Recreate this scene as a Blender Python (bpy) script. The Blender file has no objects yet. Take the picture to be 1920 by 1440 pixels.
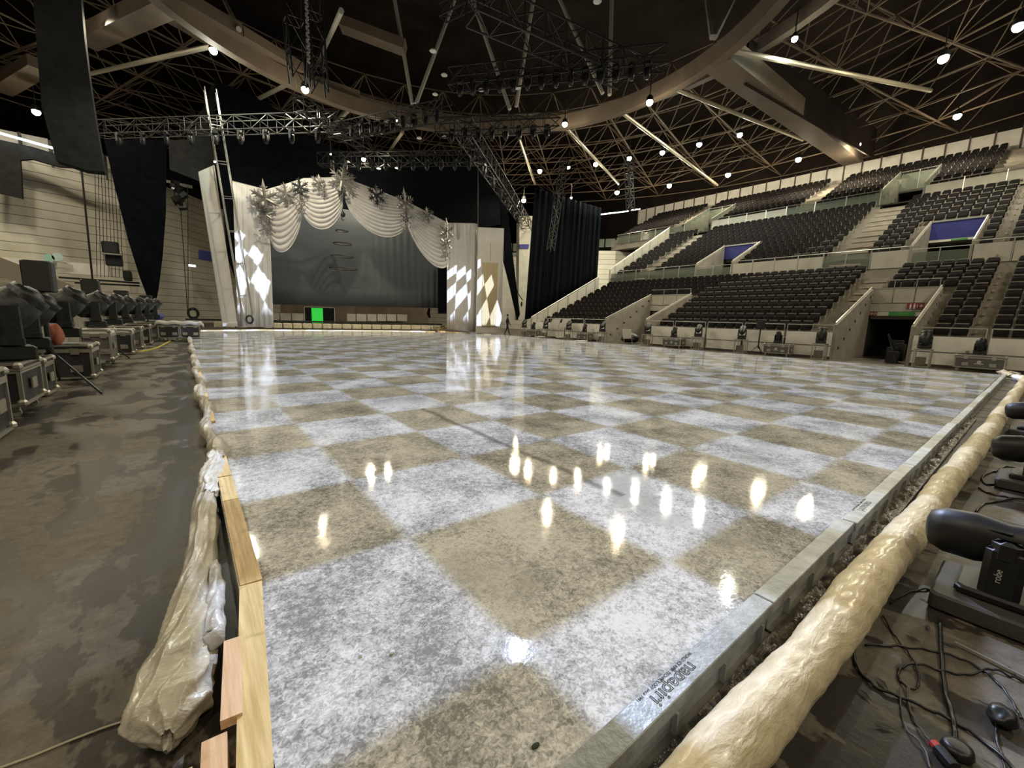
import bpy, math, random
from math import sin, cos, pi, radians as R_
from mathutils import Vector, Matrix, Euler
random.seed(7)
SC = bpy.context.scene
COL = SC.collection

# ------------------------------------------------------------------ camera (one unit = one checker square, about a metre)
F = 776.34
yaw, pit, rol = -.6696, 1.4166, .0314
CR = Matrix.Rotation(yaw, 3, 'Z') @ Matrix.Rotation(pit, 3, 'X') @ Matrix.Rotation(rol, 3, 'Z')
CC = Vector((-.9106, -2.0471, 1.33))
def at(px, py, ax, val):
    """point where the line of sight through a pixel meets the plane axis = val"""
    d = CR @ Vector(((px-960)/F, (720-py)/F, -1))
    t = (val-CC[ax])/d[ax]
    return CC+d*t
def Z(px, py, z=0): return at(px, py, 2, z)
def Yp(px, py, y): return at(px, py, 1, y)
def Xp(px, py, x): return at(px, py, 0, x)
def proj(p):
    c = CR.transposed() @ (Vector(p)-CC)
    if -c.z < .1: return None
    return 960+F*c.x/-c.z, 720-F*c.y/-c.z, -c.z

cd = bpy.data.cameras.new('camera'); cam = bpy.data.objects.new('camera', cd); COL.objects.link(cam)
cam.matrix_world = Matrix.Translation(CC) @ CR.to_4x4()
cd.sensor_width = 36; cd.lens = F/1920*36; cd.clip_start = .05; cd.clip_end = 400
SC.camera = cam

# ------------------------------------------------------------------ materials
MATS = {}
def mat(name, col, rough=.6, metal=0, var=.0, vs=5, bump=0, bs=30, spec=None, coat=0, col2=None, detail=4, rvar=0, alpha=None, trans=0):
    if name in MATS: return MATS[name]
    m = bpy.data.materials.new(name); m.use_nodes = True; MATS[name] = m
    nt = m.node_tree; N = nt.nodes; L = nt.links
    b = N['Principled BSDF']
    b.inputs['Base Color'].default_value = (*col, 1); b.inputs['Roughness'].default_value = rough; b.inputs['Metallic'].default_value = metal
    if spec is not None: b.inputs['Specular IOR Level'].default_value = spec
    if coat: b.inputs['Coat Weight'].default_value = coat; b.inputs['Coat Roughness'].default_value = .15
    if trans: b.inputs['Transmission Weight'].default_value = trans
    if alpha is not None: b.inputs['Alpha'].default_value = alpha
    tc = N.new('ShaderNodeTexCoord')
    if var or col2:
        n = N.new('ShaderNodeTexNoise'); n.inputs['Scale'].default_value = vs; n.inputs['Detail'].default_value = detail; n.inputs['Roughness'].default_value = .6
        L.new(tc.outputs['Object'], n.inputs['Vector'])
        r = N.new('ShaderNodeValToRGB'); L.new(n.outputs[0], r.inputs[0])
        a = col2 if col2 else tuple(c*(1-var) for c in col); c_ = col if col2 else tuple(min(1, c*(1+var)) for c in col)
        r.color_ramp.elements[0].position = .35; r.color_ramp.elements[1].position = .65
        r.color_ramp.elements[0].color = (*a, 1); r.color_ramp.elements[1].color = (*c_, 1)
        L.new(r.outputs[0], b.inputs['Base Color'])
        if rvar:
            mr = N.new('ShaderNodeMapRange'); L.new(n.outputs[0], mr.inputs[0]); mr.inputs[1].default_value = .35; mr.inputs[2].default_value = .65
            mr.inputs[3].default_value = max(.02, rough-rvar); mr.inputs[4].default_value = rough+rvar; L.new(mr.outputs[0], b.inputs['Roughness'])
    if bump:
        n2 = N.new('ShaderNodeTexNoise'); n2.inputs['Scale'].default_value = bs; n2.inputs['Detail'].default_value = 4; L.new(tc.outputs['Object'], n2.inputs['Vector'])
        bp = N.new('ShaderNodeBump'); bp.inputs['Strength'].default_value = bump; bp.inputs['Distance'].default_value = .02
        L.new(n2.outputs[0], bp.inputs['Height']); L.new(bp.outputs[0], b.inputs['Normal'])
    return m
def emis(name, col, s):
    if name in MATS: return MATS[name]
    m = bpy.data.materials.new(name); m.use_nodes = True; MATS[name] = m
    b = m.node_tree.nodes['Principled BSDF']; b.inputs['Base Color'].default_value = (*col, 1)
    b.inputs['Emission Color'].default_value = (*col, 1); b.inputs['Emission Strength'].default_value = s
    return m
class NT:
    """small helper to write node maths"""
    def __init__(s, nt): s.N = nt.nodes; s.L = nt.links
    def m(s, op, a, b=None, c=None):
        n = s.N.new('ShaderNodeMath'); n.operation = op
        for i, v in enumerate((a, b, c)):
            if v is None: continue
            if isinstance(v, (int, float)): n.inputs[i].default_value = v
            else: s.L.new(v, n.inputs[i])
        return n.outputs[0]
    def noise(s, vec, scale, detail=4, rough=.6):
        n = s.N.new('ShaderNodeTexNoise'); n.inputs['Scale'].default_value = scale; n.inputs['Detail'].default_value = detail; n.inputs['Roughness'].default_value = rough
        s.L.new(vec, n.inputs['Vector']); return n.outputs[0]
    def ramp(s, fac, p0, c0, p1, c1):
        r = s.N.new('ShaderNodeValToRGB'); s.L.new(fac, r.inputs[0]); e = r.color_ramp.elements
        e[0].position = p0; e[1].position = p1; e[0].color = (*c0, 1) if len(c0) == 3 else c0; e[1].color = (*c1, 1) if len(c1) == 3 else c1
        return r.outputs[0]
    def mix(s, fac, a, b):
        n = s.N.new('ShaderNodeMix'); n.data_type = 'RGBA'
        if isinstance(fac, (int, float)): n.inputs[0].default_value = fac
        else: s.L.new(fac, n.inputs[0])
        for i, v in ((6, a), (7, b)):
            if isinstance(v, tuple): n.inputs[i].default_value = (*v, 1)
            else: s.L.new(v, n.inputs[i])
        return n.outputs[2]

BLACK = mat('black_plastic', (.011, .011, .012), .45, var=.3, vs=8)
RAINCOV = mat('black_rain_cover', (.010, .0125, .012), .42, var=.35, vs=9, bump=.5, bs=9)
DRAPE = mat('black_drape', (.0035, .0045, .0065), .95, var=.3, vs=3, spec=.06)
SOOT = mat('dark_brown_cloth', (.03, .031, .031), .9, var=.2, vs=2, spec=.1)
WHITEC = mat('white_drape_cloth', (.52, .505, .50), .8, var=.04, vs=2)
WHITEP = mat('white_flat_panel', (.52, .50, .46), .7, var=.04, vs=1.5)
SCRIM = mat('grey_scrim_cloth', (.080, .090, .102), .85, var=.06, vs=.6)
CONC = mat('arena_concrete', (.27, .245, .205), .85, var=.15, vs=1.5, bump=.1)
STEPM = mat('stair_concrete', (.31, .27, .215), .85, var=.12, vs=3)
PANELM = mat('cream_panel', (.82, .79, .72), .7, var=.08, vs=1.2)
PARTM = mat('grey_partition', (.42, .40, .34), .7, var=.1, vs=1.2)
RAILM = mat('brushed_rail', (.55, .54, .50), .35, .7)
SEATM = mat('charcoal_seat_fabric', (.0115, .0095, .0095), .9, var=.35, vs=6, spec=.2)
SEATF = mat('grey_seat_frame', (.27, .245, .20), .5)
STEEL = mat('truss_aluminium', (.45, .44, .42), .4, .8)
DTRUSS = mat('black_truss', (.03, .03, .03), .5, .3)
FRAMEM = mat('roof_steel', (.17, .125, .085), .6, .1, var=.2, vs=1)
BEAMM = mat('roof_beam_paint', (.15, .118, .088), .6, var=.12, vs=.8)
STRUTM = mat('pale_strut_paint', (.42, .40, .36), .5)
TUBEM = mat('bright_tube', (.60, .54, .42), .3, .3)
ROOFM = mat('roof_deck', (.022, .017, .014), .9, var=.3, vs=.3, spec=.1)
WOOD = mat('pine_timber', (.60, .40, .16), .5, var=.25, vs=3, bump=.15, coat=.3)
ALU = mat('case_aluminium', (.50, .48, .43), .38, .75)
CASEB = mat('case_black_laminate', (.03, .03, .032), .5, var=.3, vs=5)
CASEG = mat('case_grey_laminate', (.12, .12, .11), .5, var=.15, vs=6)
GALV = mat('galvanised_steel', (.40, .42, .43), .45, .35, var=.22, vs=9, bump=.15, bs=60, detail=6)
SILVER = mat('silver_snowflake', (.42, .41, .38), .25, .85)
DARKFLAKE = mat('dark_snowflake', (.012, .012, .015), .5)
RUBBER = mat('black_rubber', (.012, .012, .013), .4)
BLUEP = mat('blue_fascia', (.022, .024, .17), .6, var=.1, vs=3)
PAPER = mat('white_board', (.62, .60, .54), .6)

def wood_mat(name, c1, c2, rot=0):
    if name in MATS: return MATS[name]
    m = bpy.data.materials.new(name); m.use_nodes = True; MATS[name] = m
    nt = m.node_tree; h = NT(nt); b = nt.nodes['Principled BSDF']; tc = nt.nodes.new('ShaderNodeTexCoord')
    mp = nt.nodes.new('ShaderNodeMapping'); nt.links.new(tc.outputs['Object'], mp.inputs[0]); mp.inputs['Scale'].default_value = (38, 2.2, 30)
    n = h.noise(mp.outputs[0], 1, 6, .65)
    n2 = h.noise(tc.outputs['Object'], 9, 3)
    c = h.ramp(n, .35, c1, .68, c2)
    g = h.ramp(n2, .60, (0, 0, 0), .72, (1, 1, 1))
    c = h.mix(h.m('MULTIPLY', g, .5), c, (.16, .17, .05))
    nt.links.new(c, b.inputs['Base Color']); b.inputs['Roughness'].default_value = .42
    bp = nt.nodes.new('ShaderNodeBump'); bp.inputs['Strength'].default_value = .3; bp.inputs['Distance'].default_value = .003
    nt.links.new(n, bp.inputs['Height']); nt.links.new(bp.outputs[0], b.inputs['Normal'])
    return m
WA = wood_mat('pine_yellow', (.55, .38, .14), (.85, .66, .33))
WB = wood_mat('pine_amber', (.42, .25, .07), (.72, .50, .20))
WC = wood_mat('pine_orange', (.62, .38, .20), (.85, .60, .38))

# ------------------------------------------------------------------ mesh builder
class MB:
    def __init__(s): s.v = []; s.f = []
    def add(s, vs, fs):
        o = len(s.v); s.v += [tuple(v) for v in vs]; s.f += [tuple(i+o for i in f) for f in fs]; return s
    def box(s, c, d, rot=None):
        x, y, z = d[0]/2, d[1]/2, d[2]/2
        vs = [Vector(p) for p in ((-x,-y,-z),(x,-y,-z),(x,y,-z),(-x,y,-z),(-x,-y,z),(x,-y,z),(x,y,z),(-x,y,z))]
        if rot is not None:
            m = rot if isinstance(rot, Matrix) else Euler(rot).to_matrix()
            vs = [m @ v for v in vs]
        vs = [v+Vector(c) for v in vs]
        return s.add(vs, [(0,3,2,1),(4,5,6,7),(0,1,5,4),(1,2,6,5),(2,3,7,6),(3,0,4,7)])
    def mm(s, a, b):
        return s.box([(a[i]+b[i])/2 for i in range(3)], [abs(b[i]-a[i]) for i in range(3)])
    def rbox(s, c, d, r=.02, rot=None):
        """box with chamfered edges along z and a small top chamfer"""
        x, y, z = d[0]/2, d[1]/2, d[2]/2; r = min(r, x*.9, y*.9, z*.9)
        def ring(k, zz): return [(-x+r+k, -y+k, zz), (x-r-k, -y+k, zz), (x-k, -y+r+k, zz), (x-k, y-r-k, zz), (x-r-k, y-k, zz), (-x+r+k, y-k, zz), (-x+k, y-r-k, zz), (-x+k, -y+r+k, zz)]
        vs = ring(r*.6, -z)+ring(0, -z+r*.6)+ring(0, z-r*.6)+ring(r*.6, z)
        vs = [Vector(v) for v in vs]
        if rot is not None:
            m = rot if isinstance(rot, Matrix) else Euler(rot).to_matrix(); vs = [m @ v for v in vs]
        vs = [v+Vector(c) for v in vs]
        fs = [tuple(range(7, -1, -1)), tuple(range(24, 32))]
        for k in range(3):
            for i in range(8): j = (i+1) % 8; fs.append((k*8+i, k*8+j, k*8+8+j, k*8+8+i))
        return s.add(vs, fs)
    def tube(s, p, q, r, n=6, r2=None):
        p, q = Vector(p), Vector(q); d = q-p
        if d.length < 1e-6: return s
        a = d.normalized(); u = a.orthogonal().normalized(); w = a.cross(u); r2 = r if r2 is None else r2
        vs = [p+(u*cos(2*pi*i/n)+w*sin(2*pi*i/n))*r for i in range(n)]+[q+(u*cos(2*pi*i/n)+w*sin(2*pi*i/n))*r2 for i in range(n)]
        fs = [(i, (i+1) % n, n+(i+1) % n, n+i) for i in range(n)]+[tuple(range(n-1, -1, -1)), tuple(range(n, 2*n))]
        return s.add(vs, fs)
    def beam(s, p, q, w, h, up=(0, 0, 1)):
        p, q = Vector(p), Vector(q); a = (q-p).normalized(); sd = a.cross(Vector(up)); 
        if sd.length < 1e-4: sd = Vector((1, 0, 0))
        sd.normalize(); u = sd.cross(a)
        vs = [c+sd*(sx*w/2)+u*(sz*h/2) for c in (p, q) for sx, sz in ((-1,-1),(1,-1),(1,1),(-1,1))]
        return s.add(vs, [(0,1,2,3),(7,6,5,4),(0,4,5,1),(1,5,6,2),(2,6,7,3),(3,7,4,0)])
    def path(s, pts, r, n=6):
        pts = [Vector(p) for p in pts]; rings = []; up = None
        for i, p in enumerate(pts):
            d = (pts[min(i+1, len(pts)-1)]-pts[max(i-1, 0)])
            if d.length < 1e-7: d = Vector((1, 0, 0))
            d.normalize()
            u = (Vector((0, 0, 1)) if abs(d.z) < .9 else Vector((1, 0, 0))).cross(d).normalized(); w = d.cross(u)
            rr = r[i] if isinstance(r, (list, tuple)) else r
            rings.append([p+(u*cos(2*pi*k/n)+w*sin(2*pi*k/n))*rr for k in range(n)])
        vs = [v for g in rings for v in g]; fs = []
        for i in range(len(pts)-1):
            for k in range(n): fs.append((i*n+k, i*n+(k+1) % n, (i+1)*n+(k+1) % n, (i+1)*n+k))
        fs += [tuple(range(n-1, -1, -1)), tuple(range((len(pts)-1)*n, len(pts)*n))]
        return s.add(vs, fs)
    def lathe(s, prof, c=(0, 0, 0), axis='Z', n=16):
        """prof: (radius, height)"""
        vs = []
        for r, h in prof:
            for k in range(n):
                a = 2*pi*k/n; x, y = r*cos(a), r*sin(a)
                v = (x, y, h) if axis == 'Z' else ((h, x, y) if axis == 'X' else (y, h, x))
                vs.append((v[0]+c[0], v[1]+c[1], v[2]+c[2]))
        fs = []
        for i in range(len(prof)-1):
            for k in range(n): fs.append((i*n+k, i*n+(k+1) % n, (i+1)*n+(k+1) % n, (i+1)*n+k))
        fs += [tuple(range(n-1, -1, -1)), tuple(range((len(prof)-1)*n, len(prof)*n))]
        return s.add(vs, fs)
    def ball(s, c, r, n=10, m=7):
        prof = [(max(.001, sin(pi*i/m)), -cos(pi*i/m)) for i in range(m+1)]
        rr = r if isinstance(r, (list, tuple)) else (r, r, r)
        vs = [(a*cos(2*pi*k/n)*rr[0]+c[0], a*sin(2*pi*k/n)*rr[1]+c[1], b*rr[2]+c[2]) for a, b in prof for k in range(n)]
        fs = []
        for i in range(m):
            for k in range(n): fs.append((i*n+k, i*n+(k+1) % n, (i+1)*n+(k+1) % n, (i+1)*n+k))
        return s.add(vs, fs)
    def slab(s, poly, t):
        """poly: list of 3-D points in a plane, extruded by vector t"""
        t = Vector(t); P = [Vector(p) for p in poly]; n = len(P)
        return s.add(P+[p+t for p in P], [tuple(range(n-1, -1, -1)), tuple(range(n, 2*n))]+[(i, (i+1) % n, n+(i+1) % n, n+i) for i in range(n)])
    def grid(s, fn, nu, nv, close=False):
        vs = [fn(i/nu, j/nv) for j in range(nv+1) for i in range(nu+1)]
        return s.add(vs, [(j*(nu+1)+i, j*(nu+1)+i+1, (j+1)*(nu+1)+i+1, (j+1)*(nu+1)+i) for j in range(nv) for i in range(nu)])
    def build(s, name, m, parent=None, smooth=False, solid=0):
        me = bpy.data.meshes.new(name); me.from_pydata([tuple(v) for v in s.v], [], s.f); me.update()
        if smooth: me.polygons.foreach_set('use_smooth', [True]*len(me.polygons))
        me.materials.append(m)
        o = bpy.data.objects.new(name, me); COL.objects.link(o)
        if parent is not None: o.parent = parent
        if solid:
            md = o.modifiers.new('thickness', 'SOLIDIFY'); md.thickness = solid; md.offset = 0
        return o
def tag(o, label=None, cat=None, group=None, kind=None):
    if label: o['label'] = label
    if cat: o['category'] = cat
    if group: o['group'] = group
    if kind: o['kind'] = kind
    return o
def empty(name, loc=(0, 0, 0), rz=0, label=None, cat=None, group=None):
    o = bpy.data.objects.new(name, None); COL.objects.link(o); o.location = loc; o.rotation_euler = (0, 0, rz)
    return tag(o, label, cat, group)
def children(o): return [c for c in COL.objects if c.parent == o]
def copy_tree(o, parent=None):
    c = o.copy(); COL.objects.link(c); c.parent = parent
    for ch in o.children: copy_tree(ch, c)
    return c
def struct(o): o['kind'] = 'structure'; return o
ORD = ['first','second','third','fourth','fifth','sixth','seventh','eighth','ninth','tenth','eleventh','twelfth','thirteenth','fourteenth','fifteenth','sixteenth','seventeenth','eighteenth','nineteenth','twentieth']
ORD += ['twenty-'+o for o in ORD[:9]]+['thirtieth']+['thirty-'+o for o in ORD[:9]]+['fortieth']+['forty-'+o for o in ORD[:9]]+['fiftieth']+['fifty-'+o for o in ORD[:9]]+['sixtieth']

# ------------------------------------------------------------------ floor
def floor_material():
    m = bpy.data.materials.new('wet_concrete_floor'); m.use_nodes = True; nt = m.node_tree; h = NT(nt); b = nt.nodes['Principled BSDF']
    tc = nt.nodes.new('ShaderNodeTexCoord'); o = tc.outputs['Object']
    mp = nt.nodes.new('ShaderNodeMapping'); nt.links.new(o, mp.inputs[0]); mp.inputs['Scale'].default_value = (1.6, .8, 1)
    big = h.noise(mp.outputs[0], 1.7, 5, .62); fine = h.noise(o, 14, 5, .6)
    sx = nt.nodes.new('ShaderNodeSeparateXYZ'); nt.links.new(o, sx.inputs[0])
    dx_ = h.m('MAXIMUM', h.m('SUBTRACT', 1, h.m('MULTIPLY', h.m('ABSOLUTE', h.m('ADD', sx.outputs[0], 1.03)), 4.5)), 0)
    big = h.m('ADD', big, h.m('MULTIPLY', dx_, .11))
    wet = h.ramp(big, .51, (0, 0, 0), .53, (1, 1, 1))
    dry = h.ramp(h.m('ADD', h.m('MULTIPLY', fine, .6), h.m('MULTIPLY', h.noise(o, 70, 4, .7), .4)), .36, (.095, .083, .066), .66, (.185, .163, .13))
    c = h.mix(h.m('MULTIPLY', wet, .85), dry, (.026, .022, .02))
    nt.links.new(c, b.inputs['Base Color']); b.inputs['Specular IOR Level'].default_value = .17
    mr = nt.nodes.new('ShaderNodeMapRange'); nt.links.new(wet, mr.inputs[0]); mr.inputs[3].default_value = .55; mr.inputs[4].default_value = .36; nt.links.new(mr.outputs[0], b.inputs['Roughness'])
    bp = nt.nodes.new('ShaderNodeBump'); bp.inputs['Strength'].default_value = .25; bp.inputs['Distance'].default_value = .006
    nt.links.new(h.noise(o, 22, 4), bp.inputs['Height']); nt.links.new(bp.outputs[0], b.inputs['Normal'])
    return m
struct(MB().add([(-45, -30, 0), (62, -30, 0), (62, 75, 0), (-45, 75, 0)], [(0, 1, 2, 3)]).build('floor', floor_material()))

# ------------------------------------------------------------------ ice
IX0, IX1, IY0, IY1 = -.80, 18.85, -1.405, 30.4
def ice_material():
    m = bpy.data.materials.new('wet_ice'); m.use_nodes = True; nt = m.node_tree; h = NT(nt); b = nt.nodes['Principled BSDF']
    tc = nt.nodes.new('ShaderNodeTexCoord'); o = tc.outputs['Object']
    mid = h.noise(o, 2.3, 6, .62); fine = h.noise(o, 21, 8, .8); pud = h.noise(o, .9, 4, .5)
    dist = nt.nodes.new('ShaderNodeTexNoise'); dist.inputs['Scale'].default_value = 55; dist.inputs['Detail'].default_value = 3; dist.inputs['Distortion'].default_value = 1.4
    nt.links.new(o, dist.inputs['Vector'])
    k = h.m('ADD', h.m('MULTIPLY', mid, .46), h.m('ADD', h.m('MULTIPLY', fine, .42), h.m('MULTIPLY', dist.outputs[0], .36)))
    c = h.ramp(k, .525, (.25, .25, .245), .70, (.78, .78, .765))
    slush = h.ramp(pud, .60, (0, 0, 0), .70, (1, 1, 1))
    c = h.mix(h.m('MULTIPLY', slush, .8), c, (.50, .50, .47))
    # dark seam frozen in the ice
    sep = nt.nodes.new('ShaderNodeSeparateXYZ'); nt.links.new(o, sep.inputs[0])
    p0, p1 = Z(800, 770, .1), Z(1110, 905, .1); d = (p1-p0).normalized(); nx, ny = -d.y, d.x; cc = nx*p0.x+ny*p0.y
    wob = h.m('MULTIPLY', h.m('SUBTRACT', h.noise(o, 1.3, 3), .5), .22)
    ds = h.m('ABSOLUTE', h.m('ADD', h.m('SUBTRACT', h.m('ADD', h.m('MULTIPLY', sep.outputs[0], nx), h.m('MULTIPLY', sep.outputs[1], ny)), cc), wob))
    al = h.m('SUBTRACT', h.m('ADD', h.m('MULTIPLY', sep.outputs[0], d.x), h.m('MULTIPLY', sep.outputs[1], d.y)), p0.x*d.x+p0.y*d.y)
    ln = (p1-p0).length
    seg = h.m('MULTIPLY', h.m('GREATER_THAN', al, -ln*.05), h.m('LESS_THAN', al, ln*1.1))
    seam = nt.nodes.new('ShaderNodeMapRange'); nt.links.new(ds, seam.inputs[0]); seam.inputs[1].default_value = .012; seam.inputs[2].default_value = .06; seam.inputs[3].default_value = .62; seam.inputs[4].default_value = 0
    c = h.mix(h.m('MULTIPLY', seam.outputs[0], seg), c, (.07, .06, .055))
    nt.links.new(c, b.inputs['Base Color'])
    r = nt.nodes.new('ShaderNodeMapRange'); nt.links.new(mid, r.inputs[0]); r.inputs[1].default_value = .35; r.inputs[2].default_value = .7; r.inputs[3].default_value = .035; r.inputs[4].default_value = .085
    nt.links.new(r.outputs[0], b.inputs['Roughness']); b.inputs['IOR'].default_value = 1.31; b.inputs['Specular IOR Level'].default_value = .42
    bp = nt.nodes.new('ShaderNodeBump'); bp.inputs['Strength'].default_value = .13; bp.inputs['Distance'].default_value = .006
    hh = h.m('ADD', h.m('MULTIPLY', h.noise(o, 6, 3), .8), h.m('MULTIPLY', h.noise(o, 60, 3), .22))
    nt.links.new(hh, bp.inputs['Height']); nt.links.new(bp.outputs[0], b.inputs['Normal'])
    return m
ice = MB().slab([(IX0, IY0, .0), (IX1, IY0, .0), (IX1, IY1-6, .0), (IX1-1.9, IY1-4.2, 0), (IX1-3, IY1-.6, 0), (IX1-7, IY1+.6, 0), (3, IY1, 0), (IX0, IY1-2, 0)], (0, 0, .1)).build('ice_sheet', ice_material())
tag(ice, 'wide sheet of wet grey-white ice lit by a projected checkerboard', 'ice')
ICEM = ice.data.materials[0]
# loose ice crumbs and dark debris on the near ice
for i, (px, py, lab) in enumerate([(735, 1225, 'small clear ice lump on the first white square, nearest the middle'), (676, 1230, 'smaller ice crumb left of the clear lump on the near ice')]):
    p = Z(px, py, .1); o = MB().ball((0, 0, .004), (.011-.003*i, .009, .007), 7, 4).build('ice_chip', mat('clear_ice', (.75, .78, .8), .1)); o.location = p
    tag(o, lab, 'ice chip', 'ice chips on the near ice')
p = Z(1004, 1400, .1); o = MB().ball((0, 0, .003), (.016, .009, .005), 8, 4).build('leaf_scrap', mat('dark_leaf', (.03, .035, .028), .6)); o.location = p
tag(o, 'dark green scrap frozen on the ice near the metal edge beam', 'debris')

# ------------------------------------------------------------------ timber edging along the left of the ice
tx0, tx1 = -.885, -.795
segs = [(-1.62, -.02, WA, 'pale yellow plank with green stain, nearest length of the timber ice edge'),
        (-.01, 1.02, WB, 'amber wet plank behind the nearest yellow length of the timber ice edge'),
        (1.03, 1.50, WA, 'short pale block in the timber ice edge beside the wrinkled white plastic'),
        (1.52, 2.3, WA, 'plank vanishing under the white plastic along the timber ice edge'),
        (3.45, 5.0, WB, 'plank showing again past the twisted plastic, with an orange end block'),
        (5.05, 9.0, WA, 'narrow far plank between plastic bundles on the timber ice edge'),
        (9.05, 15.5, WB, 'distant brown plank of the timber ice edge before the flight cases'),
        (15.6, 28.3, WA, 'farthest plank of the timber ice edge towards the white portal')]
for k, (y0, y1, m, lab) in enumerate(segs):
    dx = .055 if y0 > -.5 else 0
    if y0 > 1: dx = .05
    if y0 > 3: dx = .045
    cx = lambda yy: -.845+.10*(yy+.92) if yy < 0 else -.753
    o = MB().beam((cx(y0), y0, .065), (cx(y1-.02), y1, .065), .085, .13).build('timber_plank', m)
    tag(o, lab, 'plank', 'timber planks edging the ice')
def plank(p0, p1, w, h, m, lab, z=.07, name='timber_offcut'):
    o = MB().beam(p0, p1, w, h).build(name, m); tag(o, lab, 'plank', 'loose pieces of timber'); return o
plank((-.882, -.72, .125), (-.850, -.35, .115), .055, .03, WC, 'reddish offcut plank leaning against the nearest yellow plank')
plank((-.972, -1.5, .06), (-.925, -.74, .06), .06, .12, WC, 'orange sawn board end lying in front of the plastic bundle, bottom left', name='timber_offcut')
plank((-1.03, -1.5, .05), (-.995, -.78, .05), .035, .1, WA, 'thin yellow board left of the orange board end, bottom left', name='timber_offcut')

# ------------------------------------------------------------------ plastic film
def film(name, c1, c2, tr=.25, rough=.28, bstr=.5):
    m = bpy.data.materials.new(name); m.use_nodes = True; nt = m.node_tree; h = NT(nt); b = nt.nodes['Principled BSDF']
    tc = nt.nodes.new('ShaderNodeTexCoord'); o = tc.outputs['Object']
    n = h.noise(o, 7, 5, .6); c = h.ramp(n, .38, c1, .62, c2)
    nt.links.new(c, b.inputs['Base Color']); b.inputs['Roughness'].default_value = rough
    b.inputs['Subsurface Weight'].default_value = 0; b.inputs['Coat Weight'].default_value = .4; b.inputs['Coat Roughness'].default_value = .18
    mp = nt.nodes.new('ShaderNodeMapping'); nt.links.new(o, mp.inputs[0]); mp.inputs['Rotation'].default_value = (.2, .1, .5); mp.inputs['Scale'].default_value = (5, 16, 9)
    w = nt.nodes.new('ShaderNodeTexNoise'); w.inputs['Scale'].default_value = 1.3; w.inputs['Detail'].default_value = 5; w.inputs['Distortion'].default_value = .5; nt.links.new(mp.outputs[0], w.inputs['Vector'])
    bp = nt.nodes.new('ShaderNodeBump'); bp.inputs['Strength'].default_value = bstr; bp.inputs['Distance'].default_value = .012
    rid = h.m('ABSOLUTE', h.m('SUBTRACT', h.m('MULTIPLY', w.outputs[0], 2), 1)); w2 = h.noise(o, 38, 4, .6); rid2 = h.m('ABSOLUTE', h.m('SUBTRACT', h.m('MULTIPLY', w2, 2), 1))
    nt.links.new(h.m('SUBTRACT', 1, h.m('ADD', h.m('MULTIPLY', rid, 1.6), h.m('MULTIPLY', rid2, .35))), bp.inputs['Height']); nt.links.new(bp.outputs[0], b.inputs['Normal'])
    return m
FILM_T = film('tan_plastic_film', (.46, .42, .34), (.62, .58, .48), rough=.3)
FILM_W = film('white_plastic_film', (.66, .63, .56), (.80, .78, .72), rough=.35)
def wrinkled_tube(name, pts, m, lab, n=40, per=14, amp=.12, seed=1, freq=9, twist=0, pleat=0, cat='plastic sheeting', group=None, parent=None):
    """pts: (x, y, z, half width, height)"""
    from mathutils import noise
    mnoise_ = lambda t: noise.noise(Vector((t, .3, .7)))
    def interp(t):
        k = t*(len(pts)-1); i = min(int(k), len(pts)-2); f = k-i
        return [pts[i][j]*(1-f)+pts[i+1][j]*f for j in range(5)]
    def fn(u, v):
        x, y, z, w, hh = interp(v); x2, y2, *_ = interp(min(1, v+.01)); x1, y1, *_ = interp(max(0, v-.01))
        t = Vector((x2-x1, y2-y1, 0)).normalized(); s_ = Vector((t.y, -t.x, 0))
        a = 2*pi*u
        a_ = a+twist*v; q = Vector((cos(a_)*1.3, sin(a_)*1.3, v*freq+seed*7))
        nz = 1+amp*2.2*noise.noise(q)+amp*.9*abs(noise.noise(q*2.7))+amp*.45*sin(a*5+v*freq*6+seed)-pleat*abs(sin(a_*4.5+mnoise_(v*6+seed)*3))+pleat*.5
        e = 1
        if v < .03 or v > .97: e = .75+.25*min(v, 1-v)/.03
        return Vector((x, y, z))+s_*(cos(a)*w*nz*e)+Vector((0, 0, max(sin(a)*hh*nz*e, -z+.002)))
    b = MB().grid(fn, n, int(per))
    # end caps
    nu = n+1; b.f.append(tuple(range(0, n))); b.f.append(tuple(range(per*nu+n-1, per*nu-1, -1)))
    o = b.build(name, m, parent, smooth=True); 
    if parent is None: tag(o, lab, cat, group)
    return o
wrinkled_tube('plastic_sheeting', [(-1.035, -.62, .07, .02, .05), (-1.03, -.53, .085, .105, .085), (-1.01, -.35, .09, .10, .09), (-.97, -.05, .085, .078, .085), (-.935, .3, .09, .06, .085), (-.905, .7, .09, .062, .08), (-.885, 1.15, .09, .058, .075), (-.865, 1.45, .10, .045, .065)],
              FILM_T, 'crumpled tan plastic sheeting bundle beside the nearest timber planks', n=90, per=200, amp=.10, seed=2, freq=7, twist=3.5, pleat=.16)
wrinkled_tube('plastic_sheeting', [(-.865, 1.2, .115, .055, .062), (-.85, 1.5, .12, .055, .06), (-.80, 1.85, .125, .06, .06), (-.78, 2.15, .12, .05, .055)],
              FILM_W, 'wrinkled white plastic cuff wrapped over the timber edge where the bundle narrows', n=60, per=80, amp=.14, seed=5, freq=5, twist=2, pleat=.2)
roll = []
y = 2.0; k = 0
while y < 28.5:
    w = .052+.016*sin(k*1.7)+.012*sin(k*.6+1); roll.append((-.775+.028*sin(k*.9+.6), y, .115+.012*sin(k*1.1), w, w*1.1)); y += .22+.022*y; k += 1
wrinkled_tube('plastic_sheeting', roll, FILM_T, 'long twisted roll of tan plastic running to the far end of the timber edge', n=26, per=420, amp=.16, seed=9, freq=60, twist=40, pleat=.18)
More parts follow.
